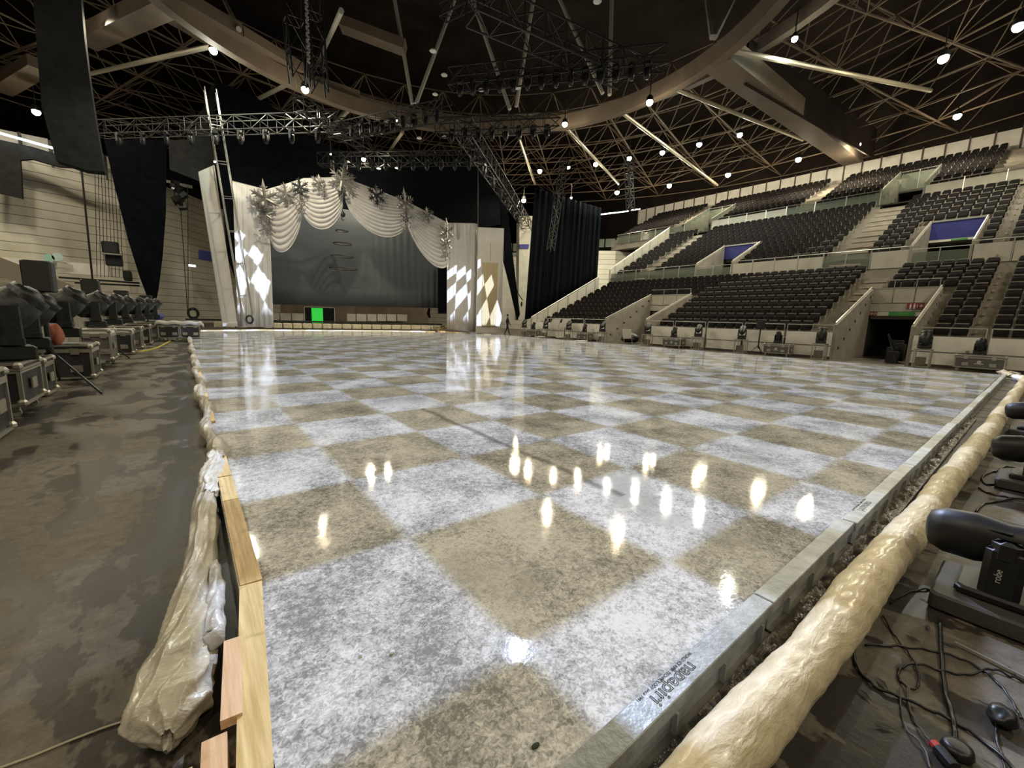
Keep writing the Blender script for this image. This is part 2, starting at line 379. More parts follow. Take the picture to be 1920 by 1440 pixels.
wrinkled_tube('plastic_sheeting', [(-.965, -.28, .105, .0, .02), (-.905, -.3, .115, .035, .05), (-.89, -.05, .12, .03, .045), (-.875, .25, .125, .022, .03)], film('clear_film', (.5, .5, .52), (.66, .66, .68), rough=.15),
              'shiny clear plastic fold between the tan bundle and the yellow plank', n=30, per=50, amp=.2, seed=4, freq=6)
rp = [Z(232, 1352, .004)+Vector((0, 0, 0)), Z(190, 1366, .004), Z(130, 1389, .004), Z(60, 1418, .004), Z(0, 1440, .004), Z(-60, 1470, .004)]
tag(MB().path(rp, .0035, 5).build('rope', mat('cream_rope', (.5, .44, .33), .7)), 'thin pale cord on the floor running left from the plastic bundle', 'rope')

# ------------------------------------------------------------------ steel edge beams on the near side
def beam_obj(x0, x1, y, lab, text):
    e = empty('edge_beam', ((x0+x1)/2, y, 0), 0, lab, 'metal beam', 'galvanised beams along the near side of the ice')
    L = x1-x0
    MB().rbox((0, 0, .132), (L, .082, .056), .005).build('top_channel', GALV, e)
    MB().box((0, .002, .052), (L-.01, .05, .104)).build('web', GALV, e)
    MB().box((0, -.012, .012), (L-.01, .10, .012)).build('foot_flange', mat('dark_galvanised', (.16, .15, .13), .5, .4, var=.3, vs=10), e)
    b = MB(); k = -L/2+.2
    while k < L/2-.05: b.box((k, -.034, .055), (.012, .02, .085)); k += .33
    b.build('stiffener', GALV, e)
    if text:
        tx, sc = text
        for nm, s, size, dy, fill, dx in (('logo_lettering', 'napapiri', .076, -.004, False, 0), ('small_lettering', 'WORLD ICE RINK TECHNOLOGY since 1991', .0165, .0315, True, -.0)):
            c = bpy.data.curves.new(nm, 'FONT'); c.body = s; c.size = size*sc; c.align_x = 'CENTER'; c.align_y = 'CENTER'
            if fill: c.extrude = .0002
            else: c.fill_mode = 'NONE'; c.bevel_depth = .0011; c.bevel_resolution = 0
            tmp = bpy.data.objects.new(nm, c); COL.objects.link(tmp)
            dg = bpy.context.evaluated_depsgraph_get(); me = bpy.data.meshes.new_from_object(tmp.evaluated_get(dg))
            bpy.data.objects.remove(tmp)
            o = bpy.data.objects.new(nm, me); COL.objects.link(o); me.materials.clear(); me.materials.append(mat('black_print', (.02, .02, .02), .6)); o.parent = e
            o.location = (tx-(x0+x1)/2+dx, dy, .1612); o.rotation_euler = (0, 0, pi); 
            if not fill: o.scale = (1.0, .82, .3)
    return e
beam_obj(-1.9, -.285, -1.445, 'galvanised edge beam at the bottom edge, in front of the stamped length', None)
beam_obj(-.28, 1.0, -1.452, 'nearest galvanised edge beam with large black stamped lettering', (.285, 1))
beam_obj(1.01, 2.25, -1.452, 'plain galvanised edge beam, second past the large stamped lettering', None)
beam_obj(2.26, 4.1, -1.465, 'galvanised edge beam with smaller looking black print, beyond the plain length', (2.62, 1))
beam_obj(4.11, 7.0, -1.47, 'galvanised edge beam in the middle distance beside the wrapped pipe', None)
beam_obj(7.01, 12.0, -1.48, 'long far galvanised edge beam with one bright lit stretch', None)
beam_obj(12.01, 18.85, -1.49, 'farthest galvanised edge beam reaching the right corner of the ice', None)

# wrapped coolant pipe
def yc(x): return -1.656-.028*min(max(x, 0), 6)**.8-.012*max(x-5, 0)
pw = []
x = -1.9; k = 0
while x < 18.9:
    r = .082+.004*sin(k*1.3)+.003*sin(k*.45)+.001*min(max(x, 0), 8); pw.append((x, yc(x)+.006*sin(k*.8), .12+r*.25, r, r*1.12)); x += .2+.02*max(x, 0); k += 1
wrinkled_tube('wrapped_pipe', pw, film('cream_pipe_wrap', (.66, .55, .35), (.80, .69, .48), rough=.5, bstr=.4), 'thick pipe wrapped in cream plastic sheeting along the near side of the ice', n=48, per=700, amp=.032, seed=12, freq=110, cat='pipe')
from mathutils import noise as mnoise
def slush(u, v):
    x = -1.2+10*v; y = -1.502-.085*u; n = mnoise.noise(Vector((x*9, y*14, 1)))+.5*mnoise.noise(Vector((x*25, y*30, 4)))
    return Vector((x, y, max(.004, .028+.05*n*sin(pi*min(1, u*1.1+.05)))))
o = MB().grid(slush, 8, 420).build('dirty_slush', mat('grey_slush', (.10, .085, .065), .22, var=.7, vs=22, bump=.6, bs=40), smooth=True)
tag(o, 'dirty slush and leaves in the gap between steel beams and wrapped pipe', 'slush', kind='stuff')
# plastic lying at far right corner
for i, (px, py, w, lab) in enumerate([(1880, 702, .28, 'white plastic bundle at the far right corner of the ice'), (1905, 711, .2, 'smaller white plastic clump in front of the corner bundle')]):
    p = Z(px, py, .05); wrinkled_tube('plastic_bundle', [(p.x-w*2, p.y-.2, .06, w*.3, .05), (p.x, p.y, .09, w*.5, .1), (p.x+w*2, p.y-.3, .06, w*.3, .06)], FILM_W, lab, n=16, per=24, amp=.25, seed=i+20, freq=4, group='plastic bundles in the corner')
# wood edge along the right and far side
tag(MB().box((18.92, 14, .06), (.07, 31, .11)).build('edge_strip', CONC), 'long low grey edge strip along the right side of the ice', 'edge strip')
tag(MB().path([(-.8, IY1-1.85, .06), (3, IY1+.2, .06), (11.85, IY1+.8, .06), (15.9, IY1-.35, .06)], .09, 4).build('edge_strip', PANELM), 'low pale edge strip along the far side of the ice', 'edge strip')
# ------------------------------------------------------------------ right stand
WX = 21.9; YL, YR = 24.4, -9.0
T1 = dict(n=10, x0=22.5, dx=.85, z0=.90, dz=.375)     # tread start x, tread z (seat top is .82 above)
T2 = dict(n=11, x0=32.2, dx=.94, z0=5.58, dz=.49)
T3 = dict(n=9, x0=43.6, dx=1.0, z0=11.75, dz=.5)
VOM = [(0, 1.25, 3.65, 27.0, 1.0), (0, 13.5, 16.6, 27.0, 1.0), (1, .95, 3.2, 36.2, 5.2), (1, 13.2, 15.9, 36.2, 5.2), (2, 5.0, 7.3, 48.0, 11.5), (2, 21.0, 23.8, 48.0, 11.5)]
AISLE = [(0, 3.66, 4.6), (0, -.42, -.36), (1, 5.4, 6.9), (1, 20.6, 21.5), (1, -.08, -.02), (2, 12.2, 13.1), (2, 25.0, 26.0), (2, .2, 1.4)]
TI = [T1, T2, T3]
YLT = [24.4, 24.6, 34.0]
def blocked(t, x, y0, y1):
    for (tt, a, b_, xe, _) in VOM:
        if tt == t and x < xe+.05 and y1 > a-.12 and y0 < b_+.12: return True
    return False
def spans(t, x):
    """runs of y not taken by a vomitory at depth x"""
    cuts = sorted([(a-.06, b_+.06) for (tt, a, b_, xe, _) in VOM if tt == t and x < xe])
    y = YR; out = []
    for a, b_ in cuts:
        out.append((y, a)); y = b_
    out.append((y, YLT[t])); return out
for t, T in enumerate(TI):
    b = MB()
    for k in range(T['n']):
        x = T['x0']+T['dx']*k-.3; z = T['z0']+T['dz']*k
        for (a, c) in spans(t, x+.3): b.mm((x, a, max(0, z-1.2)), (x+T['dx']+(.02 if k < T['n']-1 else .3), c, z))
    struct(b.build('wall_right', CONC))
# aisles: half steps in pale concrete
def ordtext(i): return ORD[i]
AN = {(0, 3.66): 'wide beige stair flight left of the lit tunnel in the lower tier', (0, -.42): 'narrow step gap near the right edge of the lower tier', (1, 5.4): 'broad pale stair flight climbing the middle tier on the right', (1, 20.6): 'beige stair flight at the left end of the middle tier', (1, -.08): 'narrow step gap right of the blue fascia in the middle tier', (2, 12.2): 'pale stair flight in the top tier left of centre', (2, 25.0): 'far left pale stair flight in the top tier', (2, .2): 'wide pale stair flight at the top right corner of the stand'}
for (t, y0, y1) in AISLE:
    T = TI[t]; b = MB()
    for k in range(T['n']):
        x = T['x0']+T['dx']*k-.3; z = T['z0']+T['dz']*k
        if blocked(t, x+.3, y0, y1): continue
        b.mm((x-T['dx']/2+.02, y0, z-T['dz']/2-.1), (x+.02, y1, z-T['dz']/2)); b.mm((x, y0, z-.02), (x+T['dx'], y1, z+.012))
    tag(b.build('stair_flight', STEPM), AN[(t, y0)], 'stairs', 'stair flights in the right stand')

# seats ---------------------------------------------------------------
def make_seat():
    r = empty('stadium_seat')
    b = MB().grid(lambda u, v: Vector((.30+.10*v+.03*cos((u-.5)*pi), (u-.5)*(.43-.07*max(0, v-.8)/.2), .42+.38*v-.02*abs(u-.5)*2*(v > .9))), 6, 4)
    b.build('backrest', SEATM, r, smooth=True, solid=.05)
    b = MB().grid(lambda u, v: Vector((.20+.05*v-.03*cos((u-.5)*pi), (u-.5)*.42, .36+.33*v)), 5, 3)
    b.build('seat_pan', SEATM, r, smooth=True, solid=.06)
    b = MB()
    for s in (-.24, .24): b.box((.28, s, .32), (.22, .025, .07)); b.box((.32, s, .16), (.05, .03, .32)); b.box((.36, s, .50), (.05, .022, .34), (0, .2, 0))
    b.box((.33, 0, .30), (.03, .5, .03)); b.rbox((.445, 0, .815), (.022, .40, .03), .006)
    b.build('frame', SEATF, r)
    return r
cand = []
for t, T in enumerate(TI):
    yl = YLT[t]-.5 if t < 2 else 33.5
    for k in range(T['n']):
        x = T['x0']+T['dx']*k; z = T['z0']+T['dz']*k
        y = YR+.3
        idx = 0
        while y < yl:
            bad = blocked(t, x, y-.26, y+.26) or any(tt == t and y+.25 > a and y-.25 < c for tt, a, c in AISLE)
            if not bad:
                p = proj((x+.3, y, z+.7))
                if p and -10 < p[0] < 1945 and -10 < p[1] < 1450: cand.append((p[2], t, k, x, y, z))
            y += .51
cand.sort()
near, far = cand[:300], cand[300:]
proto = make_seat(); used = False
TN = ['lower', 'middle', 'top']
def where(t, y, k):
    """ordinal of a seat counted from a findable edge"""
    T = TI[t]; x = T['x0']+T['dx']*k
    edges = [(a, c, 'stair flight') for tt, a, c in AISLE if tt == t and c-a > .8]+[(a, c, 'step gap') for tt, a, c in AISLE if tt == t and c-a <= .8]+[(a, c, 'tunnel') for tt, a, c, xe, _ in VOM if tt == t and x < xe+.05]
    best = None
    for a, c, n in edges:
        for side, d in (('left', y-c), ('right', a-y)):
            if d > 0 and (best is None or d < best[0]): best = (d, side, n, a)
    d, side, n, a = best
    nm = {'stair flight': 'wide stairs', 'step gap': 'narrow steps', 'tunnel': 'near tunnel' if a < 5 else 'far tunnel'}[n]
    return ORD[min(int(d/.51), 60)], side, nm
seen = {}
for (d, t, k, x, y, z) in near:
    if not used: o = proto; used = True
    else: o = copy_tree(proto)
    o.location = (x-.02, y, z)
    w, side, nm = where(t, y, k)
    lab = f'dark tip-up seat, {TN[t]} tier, {ORD[k]} row up, {w} {side} of the {nm}'
    o['label'] = lab; o['category'] = 'seat'; o['group'] = 'nearest tip-up seats in the right stand'
    seen.setdefault(lab, []).append(o)
print('duplicate seat labels', sum(len(v) > 1 for v in seen.values()), 'near', len(near), 'far', len(far))
b = MB(); bf = MB()
for (d, t, k, x, y, z) in far:
    x -= .02
    o = len(b.v)
    b.add([(x+.30, y-.21, z+.42), (x+.30, y+.21, z+.42), (x+.41, y+.19, z+.76), (x+.41, y-.19, z+.76), (x+.36, y-.21, z+.42), (x+.36, y+.21, z+.42), (x+.47, y+.19, z+.76), (x+.47, y-.19, z+.76),
           (x+.40, y-.14, z+.80), (x+.40, y+.14, z+.80), (x+.46, y+.14, z+.80), (x+.46, y-.14, z+.80)],
          [(0, 3, 2, 1), (4, 5, 6, 7), (0, 4, 7, 3), (1, 2, 6, 5), (3, 8, 9, 2), (7, 6, 10, 11), (8, 11, 10, 9), (3, 7, 11, 8), (2, 9, 10, 6)])
    b.box((x+.22, y, z+.5), (.06, .42, .34), (0, .15, 0))
    bf.box((x+.30, y-.245, z+.33), (.20, .02, .06)); bf.box((x+.37, y-.245, z+.45), (.05, .02, .5), (0, .2, 0)); bf.box((x+.475, y, z+.79), (.02, .38, .03))
fs = b.build('stadium_seats', SEATM); tag(fs, 'remaining rows of dark tip-up seats farther up and along the right stand', 'seats', kind='stuff')
o = bf.build('frames', SEATF, fs); o['kind'] = 'stuff'

# front wall, rail, parapets ------------------------------------------
TRIM = [0]
def trim(b, m, **k):
    TRIM[0] += 1; return struct(b.build('trim_%d' % TRIM[0], m, **k))
def front(y0, y1):
    n = max(1, round((y1-y0)/1.95)); w = (y1-y0)/n
    bw = MB(); bp = MB(); br = MB()
    bw.mm((WX+.06, y0, 0), (WX+.7, y1, .88))
    for i in range(n):
        a, c = y0+w*i, y0+w*(i+1)
        bp.mm((WX, a+.05, .62), (WX+.05, c-.05, 1.2)); bp.mm((WX+.02, a+.05, .12), (WX+.06, c-.05, .57))
        for yy in (a+.06, c-.06): br.tube((WX+.02, yy, .1), (WX+.02, yy, 1.53), .022, 5)
        br.tube((WX+.02, a+.06, 1.53), (WX+.02, c-.06, 1.53), .022, 5); br.tube((WX+.02, a+.06, .6), (WX+.02, c-.06, .6), .012, 4)
    trim(bw, mat('dark_plinth', (.10, .09, .08), .8)); trim(bp, PANELM); trim(br, RAILM)
front(YR, 1.2); front(3.7, 13.45); front(16.65, YLT[0])
def glass_mat(name, col, tr):
    if name in MATS: return MATS[name]
    m = bpy.data.materials.new(name); m.use_nodes = True; nt = m.node_tree; N = nt.nodes; MATS[name] = m
    b = N['Principled BSDF']; b.inputs['Base Color'].default_value = (*col, 1); b.inputs['Roughness'].default_value = .12
    t = N.new('ShaderNodeBsdfTransparent'); mx = N.new('ShaderNodeMixShader'); mx.inputs[0].default_value = 1-tr
    nt.links.new(t.outputs[0], mx.inputs[1]); nt.links.new(b.outputs[0], mx.inputs[2]); nt.links.new(mx.outputs[0], N['Material Output'].inputs[0])
    return m
GLASS = glass_mat('barrier_glass', (.17, .20, .165), .5)
def partition(x, y0, y1, z0, z1, m, w=1.5):
    bp = MB(); br = MB(); n = max(1, round((y1-y0)/w)); ww = (y1-y0)/n
    for i in range(n):
        a, c = y0+ww*i, y0+ww*(i+1); bp.mm((x, a+.04, z0), (x+.05, c-.04, z1-.18)); br.mm((x-.01, a-.02, z0), (x+.06, a+.03, z1))
    br.tube((x+.02, y0, z1), (x+.02, y1, z1), .025, 5)
    trim(bp, m); trim(br, RAILM)
for (a, c, m) in ((YR, .9, PARTM), (3.3, 5.0, PARTM), (5.0, 7.4, GLASS), (7.4, 13.1, PARTM), (16.0, 24.5, GLASS)): partition(31.85, a, c, 5.0, 6.15, m)
for (a, c, m) in ((YR, 4.9, PARTM), (7.4, 14.0, GLASS), (14.0, 20.9, PARTM), (23.9, 33, GLASS)): partition(43.1, a, c, 11.2, 12.3, m, 1.9)
# wall behind the top row, lit panels
b = MB(); n = 30
for i in range(n): b.mm((53.2, -6+1.45*i+.06, 15.9), (53.3, -6+1.45*(i+1)-.06, 17.85))
trim(b, PANELM)
b = MB()
for i in range(n+1): b.mm((53.12, -6+1.45*i-.05, 15.9), (53.2, -6+1.45*i+.05, 18.0))
trim(b, mat('brown_post', (.10, .07, .05), .6))
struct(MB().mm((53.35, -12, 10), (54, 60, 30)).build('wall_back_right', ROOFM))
# vomitories
VL = {0: 'open tunnel with a red pictogram sign in the lower tier', 1: 'far tunnel opening in the lower tier beside white boards', 2: 'right hand tunnel with deep blue fascia in the middle tier', 3: 'left hand tunnel with deep blue fascia in the middle tier', 4: 'right hand glass sided tunnel in the top tier', 5: 'left hand glass sided tunnel in the top tier'}
for i, (t, y0, y1, xe, zf) in enumerate(VOM):
    T = TI[t]; xs = [WX, 31.85, 43.1][t]; zs = [0, 5.0, 11.2][t]
    ze = T['z0']+T['dz']*((xe-T['x0'])/T['dx'])
    zt0 = [1.55, 6.15, 12.3][t]; zt1 = [3.45, 8.1, 14.7][t]
    for yy in (y0-.06, y1+.06):
        poly = [(xs, yy, zs), (xe, yy, zs), (xe, yy, zt1), (xs, yy, zt0)]
        trim(MB().slab([(p[0], p[1]-.06, p[2]) for p in poly], (0, .12, 0)), CONC if t < 2 else GLASS)
        bright = i in (0,) and yy < 2
        b = MB().tube((xs, yy, zt0+.08), (xe, yy, zt1+.08), .035, 6); b.tube((xs, yy, zt0-.05), (xe, yy, zt1-.05), .02, 5)
        trim(b, mat('bright_handrail', (.75, .73, .66), .22, .5) if i < 4 else RAILM)
        if t == 0:
            n = int((xe-xs)/.7); b = MB()
            for q in range(n): zc = .45+q*.42; b.mm((xs+.5+q*.7, yy-.065, zc), (xs+.7+q*.7, yy+.065, zc+.12))
            trim(b, mat('step_light_recess', (.02, .02, .02), .6))
    lint = [2.22, 7.0, 12.9][t]
    if t == 0:
        b = MB(); n = 3 
        for q in range(n): b.mm((xe, y0+(y1-y0)/n*q+.03, 2.75), (xe+.08, y0+(y1-y0)/n*(q+1)-.03, zt1))
        b.mm((xe, y0, lint+.1), (xe+.06, y1, 2.7)); trim(b, PARTM)
        b = MB(); 
        for q in range(n): b.mm((xe-.02, y0+(y1-y0)/n*q+.03, zt1), (xe+.02, y0+(y1-y0)/n*(q+1)-.03, zt1+.04)); b.tube((xe, y0+(y1-y0)/n*q, zt1), (xe, y0+(y1-y0)/n*q, zt1+.4), .02, 4)
        b.tube((xe, y0, zt1+.4), (xe, y1, zt1+.4), .02, 4); trim(b, RAILM)
    elif t == 1:
        e = empty('blue_fascia', (xe, (y0+y1)/2, 7.0), 0, ['', '', 'deep blue fascia panel over the right hand middle tier tunnel', 'deep blue fascia panel over the left hand middle tier tunnel'][i], 'fascia panel', 'blue fascia panels')
        MB().box((0, 0, .55), (.06, y1-y0, 1.05)).build('panel', BLUEP, e)
        MB().box((-.02, 0, 1.12), (.1, y1-y0, .09)).build('top_edge', RAILM, e)
        if i == 2: MB().box((-.02, 0, -.06), (.1, y1-y0, .13)).build('sign_band', mat('cream_sign', (.62, .60, .5), .5), e); MB().box((-.08, -.2, -.06), (.02, .7, .09)).build('green_sign', mat('green_sign', (.06, .30, .07), .5), e)
        partition(xs, y0, y1, zs, zs+.95, GLASS, 1.2)
    else:
        partition(xe, y0, y1, 13.2, zt1, GLASS, 1.2)
        MB().box((xe+.1, (y0+y1)/2, 12.0), (.1, y1-y0, 2.2))
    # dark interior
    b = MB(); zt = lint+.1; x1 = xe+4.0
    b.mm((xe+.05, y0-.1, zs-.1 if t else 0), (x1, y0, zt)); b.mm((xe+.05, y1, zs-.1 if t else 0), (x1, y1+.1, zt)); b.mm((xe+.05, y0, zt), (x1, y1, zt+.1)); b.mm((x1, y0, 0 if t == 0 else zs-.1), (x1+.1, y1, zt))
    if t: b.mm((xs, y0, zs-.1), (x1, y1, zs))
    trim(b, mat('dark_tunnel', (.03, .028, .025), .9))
# signs over the near tunnel
e = empty('sign_strip', (26.95, 2.45, 2.2), 0, 'long cream sign strip with green section over the near tunnel mouth', 'sign')
MB().box((0, 0, 0), (.05, 2.4, .20)).build('strip', mat('cream_sign', (.62, .60, .5), .5), e)
MB().box((-.035, -.05, 0), (.02, .95, .19)).build('green_section', mat('green_sign', (.06, .30, .07), .5), e)
RT = mat('red_sign', (.22, .03, .045), .5); WT = mat('white_print', (.75, .72, .7), .5)
b = MB(); b.box((-.035, 1.03, 0), (.02, .3, .19)); b.build('red_section', RT, e)
b = MB(); b.lathe([(.055, -.006), (.055, .006)], (-.05, 1.10, 0), 'X', 14); b.lathe([(.055, -.006), (.055, .006)], (-.05, .96, 0), 'X', 14); b.build('round_mark', WT, e)
b = MB(); b.lathe([(.036, -.006), (.036, .006)], (-.058, 1.10, 0), 'X', 12); b.lathe([(.036, -.006), (.036, .006)], (-.058, .96, 0), 'X', 12); b.build('round_mark_centre', RT, e)
e = empty('pictogram_sign', (26.9, 1.95, 2.58), 0, 'red sign with white toilet pictograms above the near tunnel', 'sign')
MB().box((0, 0, 0), (.05, .62, .30)).build('board', RT, e)
b = MB()
for yy in (.17, .03): b.ball((-.04, yy, .085), .026, 7, 5); b.box((-.04, yy, 0), (.02, .06, .11)); b.box((-.04, yy+.018, -.09), (.02, .022, .09)); b.box((-.04, yy-.018, -.09), (.02, .022, .09))
b.box((-.04, -.07, -.01), (.02, .02, .16)); b.box((-.04, -.21, -.0), (.02, .14, .03)); b.box((-.04, -.21, .0), (.02, .03, .14))
b.build('pictogram', WT, e)
# side parapets at the left end of the tiers
for (ya, yb, x0, z0, x1, z1, th) in ((24.4, 25.2, WX, 1.5, 31.0, 5.6, .14), (24.7, 25.3, 32.0, 6.4, 42.4, 11.9, .16)):
    poly = [(x0, ya, 0), (x1, yb, 0), (x1, yb, z1), (x0, ya, z0)]
    trim(MB().slab(poly, (0, th, 0)), PARTM)
    trim(MB().tube((x0, ya+.05, z0+.1), (x1, yb+.05, z1+.1), .04, 5), RAILM)
    b = MB()
    for q in range(7):
        u = (q+.5)/7; b.tube((x0+(x1-x0)*u, ya+(yb-ya)*u-.03, z0+(z1-z0)*u-1), (x0+(x1-x0)*u, ya+(yb-ya)*u-.03, z0+(z1-z0)*u+.1), .02, 4)
    trim(b, RAILM)
# curved end walls of timbered concrete
def panel_wall_mat():
    m = bpy.data.materials.new('lined_concrete_wall'); m.use_nodes = True; nt = m.node_tree; h = NT(nt); b = nt.nodes['Principled BSDF']
    tc = nt.nodes.new('ShaderNodeTexCoord'); s = nt.nodes.new('ShaderNodeSeparateXYZ'); nt.links.new(tc.outputs['Object'], s.inputs[0])
    fr = h.m('FRACT', h.m('DIVIDE', s.outputs[2], .62))
    line = h.m('LESS_THAN', fr, .075)
    n = h.noise(tc.outputs['Object'], .5, 4, .6); c = h.ramp(n, .3, (.62, .59, .50), .7, (.80, .77, .67))
    c = h.mix(h.m('MULTIPLY', line, .75), c, (.06, .055, .045)); nt.links.new(c, b.inputs['Base Color']); b.inputs['Roughness'].default_value = .45
    bp = nt.nodes.new('ShaderNodeBump'); bp.inputs['Strength'].default_value = .5; bp.inputs['Distance'].default_value = .05
    nt.links.new(h.m('ADD', h.m('MULTIPLY', h.m('SUBTRACT', 1, line), 1), h.m('MULTIPLY', h.noise(tc.outputs['Object'], 1.2, 3), .5)), bp.inputs['Height']); nt.links.new(bp.outputs[0], b.inputs['Normal'])
    return m
PW = panel_wall_mat()
def wall_poly(name, pts, z0, z1, m, t=.4, ztops=None):
    b = MB()
    for (a, c) in zip(pts[:-1], pts[1:]):
        a_, c_ = Vector((a[0], a[1], z0)), Vector((c[0], c[1], z0)); d = (c_-a_).normalized(); nrm = Vector((-d.y, d.x, 0))*t
        b.slab([a_, c_, c_+nrm, a_+nrm], (0, 0, z1-z0))
    return struct(b.build(name, m))
LWT = 12.0
wall_poly('wall_back_left', [(-24, 42.2), (-9, 43.2), (-4.2, 45.2), (0, 49), (4, 55), (9.5, 62)], 0, LWT, PW)
wall_poly('wall_back', [(9.5, 62), (20, 64), (30, 59)], 0, 6, mat('brown_back_wall', (.27, .22, .17), .8, var=.15, vs=1))
wall_poly('wall_back_corner', [(30, 59), (33, 50), (37, 40), (43, 33), (56, 30)], 0, 10.4, PW)
partition_left = 0
b = MB()
for q in range(9):
    x = -11.6+q*1.35; y = 43.0+(.0 if x < -9 else (x+9)*.42); b.mm((x, y-.2, LWT-.9), (x+.12, y-.05, LWT+.9))
trim(b, BLACK)
b = MB()
for q in range(9): x = -11.6+q*1.35; y = 43.0+(.0 if x < -9 else (x+9)*.42); b.mm((x+.12, y+.1, LWT), (x+1.35, y+.2, LWT+.9))
trim(b, PANELM)
# ledge at the foot of the end wall and corner balustrade on the right
for q, (a, c) in enumerate((((33.4, 46, 10.4), (37, 38.5, 10.4)), ((37, 38.5, 10.4), (43, 33, 10.9)))):
    b = MB(); a, c = Vector(a), Vector(c)
    for i in range(6): p = a.lerp(c, i/6); p2 = a.lerp(c, (i+1)/6-.02); b.slab([p, p2, p2+Vector((0, 0, 1)), p+Vector((0, 0, 1))], (.05, .03, 0))
    trim(b, GLASS)
# back of the arena below the grey cloth: wall panels and door
def on(px, py, y): return Yp(px, py, y)
b = MB(); y = 60.5
L0 = [505, 525, 547, 571]; L1 = [650, 668, 688, 707, 725, 744, 768, 793, 805, 820]
for xs_ in (L0, L1):
    for a, c in zip(xs_[:-1], xs_[1:]):
        p, q = on(a+1, 602, y), on(c-1, 602, y); b.mm((p.x, y, p.z), (q.x, y+.15, p.z+1.05))
trim(b, PANELM)
p, q = on(572, 603, y), on(627, 604, y)
trim(MB().mm((p.x-.05, y, 0), (q.x+.05, y+.3, 2.15)), mat('dark_doorway', (.012, .013, .014), .9))
trim(MB().mm((p.x-.1, y-.1, 2.12), (q.x+.1, y, 2.24)), PAPER)
trim(MB().mm((p.x-.1, y-.1, 0), (p.x, y, 2.24)).mm((q.x, y-.1, 0), (q.x+.1, y, 2.24)), PANELM)
p, q = on(585, 603, y-.1), on(606, 604, y-.1)
d = MB().mm((p.x, y-.12, 0.02), (q.x, y-.05, 2.05)).build('door_1', emis('green_door_glow', (.03, .55, .06), .85)); struct(d)  # green glow put into the door by emission; it is no lamp
# left bank of retracted seating
b = MB()
for k in range(9):
    x = -4.9-.85*k; z = 1.0+.36*k; b.mm((x-.85, -6, 0), (x, 26-.1*k, z)); b.mm((x-.12, -6, z), (x-.02, 26, z+.14))
struct(b.build('wall_left', mat('brown_bench_bank', (.24, .195, .155), .75, var=.15, vs=1.2)))
b = MB(); bb = MB()
for q in range(16):
    y0 = -6+q*2; b.mm((-4.05, y0+.06, 0), (-3.98, y0+1.94, 1.15)); bb.tube((-4.0, y0, 0), (-4.0, y0, 1.53), .025, 5)
bb.tube((-4.0, -6, 1.53), (-4.0, 26, 1.53), .03, 5); trim(b, mat('dusty_panel', (.32, .30, .25), .8, var=.2, vs=1)); trim(bb, RAILM)
for k, (y0, z) in enumerate(((12, 1.3), (20, 1.3))):
    trim(MB().beam((-4.1, y0, z+.5), (-10.5, y0+.4, z+3.6), .12, .6), mat('pale_sloping_parapet', (.34, .30, .24), .7))
# concrete ledge across the left end
trim(MB().mm((-16, 41.6, 3.6), (-5, 42, 4.4)), PANELM)

# ------------------------------------------------------------------ roof
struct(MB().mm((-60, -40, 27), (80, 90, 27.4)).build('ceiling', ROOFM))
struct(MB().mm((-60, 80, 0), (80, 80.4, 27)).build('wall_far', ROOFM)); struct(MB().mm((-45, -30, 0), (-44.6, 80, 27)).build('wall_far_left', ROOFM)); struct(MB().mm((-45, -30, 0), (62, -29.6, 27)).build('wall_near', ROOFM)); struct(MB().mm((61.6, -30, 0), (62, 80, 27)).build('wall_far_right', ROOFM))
RC = Vector((9, 15, 15.0))
def ringpt(r, a, z): return Vector((RC.x+r*cos(a), RC.y+r*sin(a), z))
def ringbeam(r, z, w, h, n=72):
    b = MB(); prof = [(-w/2, -h/2), (w/2, -h/2), (w/2, h/2), (-w/2, h/2)]; vs = []; fs = []
    for i in range(n):
        a = 2*pi*i/n
        for (dr, dz) in prof: vs.append(ringpt(r+dr, a, z+dz))
    for i in range(n):
        j = (i+1) % n
        for k in range(4): fs.append((i*4+k, i*4+(k+1) % 4, j*4+(k+1) % 4, j*4+k))
    return b.add(vs, fs)
trim(ringbeam(13.6, 15.2, .5, .85), BEAMM)
trim(ringbeam(18.6, 17.8, .45, .7), BEAMM)
# radial space frame
b = MB(); NR = 40; radii = [19, 22.5, 26, 29.5, 33, 36.5, 40, 44]
def zb(r): return 18.6-.02*(r-19)
def zt(r): return zb(r)+2.4
for i in range(NR):
    a = 2*pi*(i+.5)/NR; a2 = 2*pi*(i+1.5)/NR; am = (a+a2)/2
    for j, r in enumerate(radii):
        b.tube(ringpt(r, a, zb(r)), ringpt(r, a2, zb(r)), .055, 4)
        if j < len(radii)-1:
            r2 = radii[j+1]; rm = (r+r2)/2
            b.tube(ringpt(r, a, zb(r)), ringpt(r2, a, zb(r2)), .06, 4)
            for (rr, aa) in ((r, a), (r2, a), (r, a2), (r2, a2)): b.tube(ringpt(rr, aa, zb(rr)), ringpt(rm, am, zt(rm)), .04, 4)
            if (i+j) % 2 == 0: b.tube(ringpt(r, a, zb(r)), ringpt(r2, a2, zb(r2)), .035, 4)
            if j < len(radii)-2: r3 = (radii[j+1]+radii[j+2])/2; b.tube(ringpt(rm, am, zt(rm)), ringpt(r3, am, zt(r3)), .045, 4)
            b.tube(ringpt(rm, am, zt(rm)), ringpt(rm, am+2*pi/NR, zt(rm)), .045, 4)
trim(b, FRAMEM)
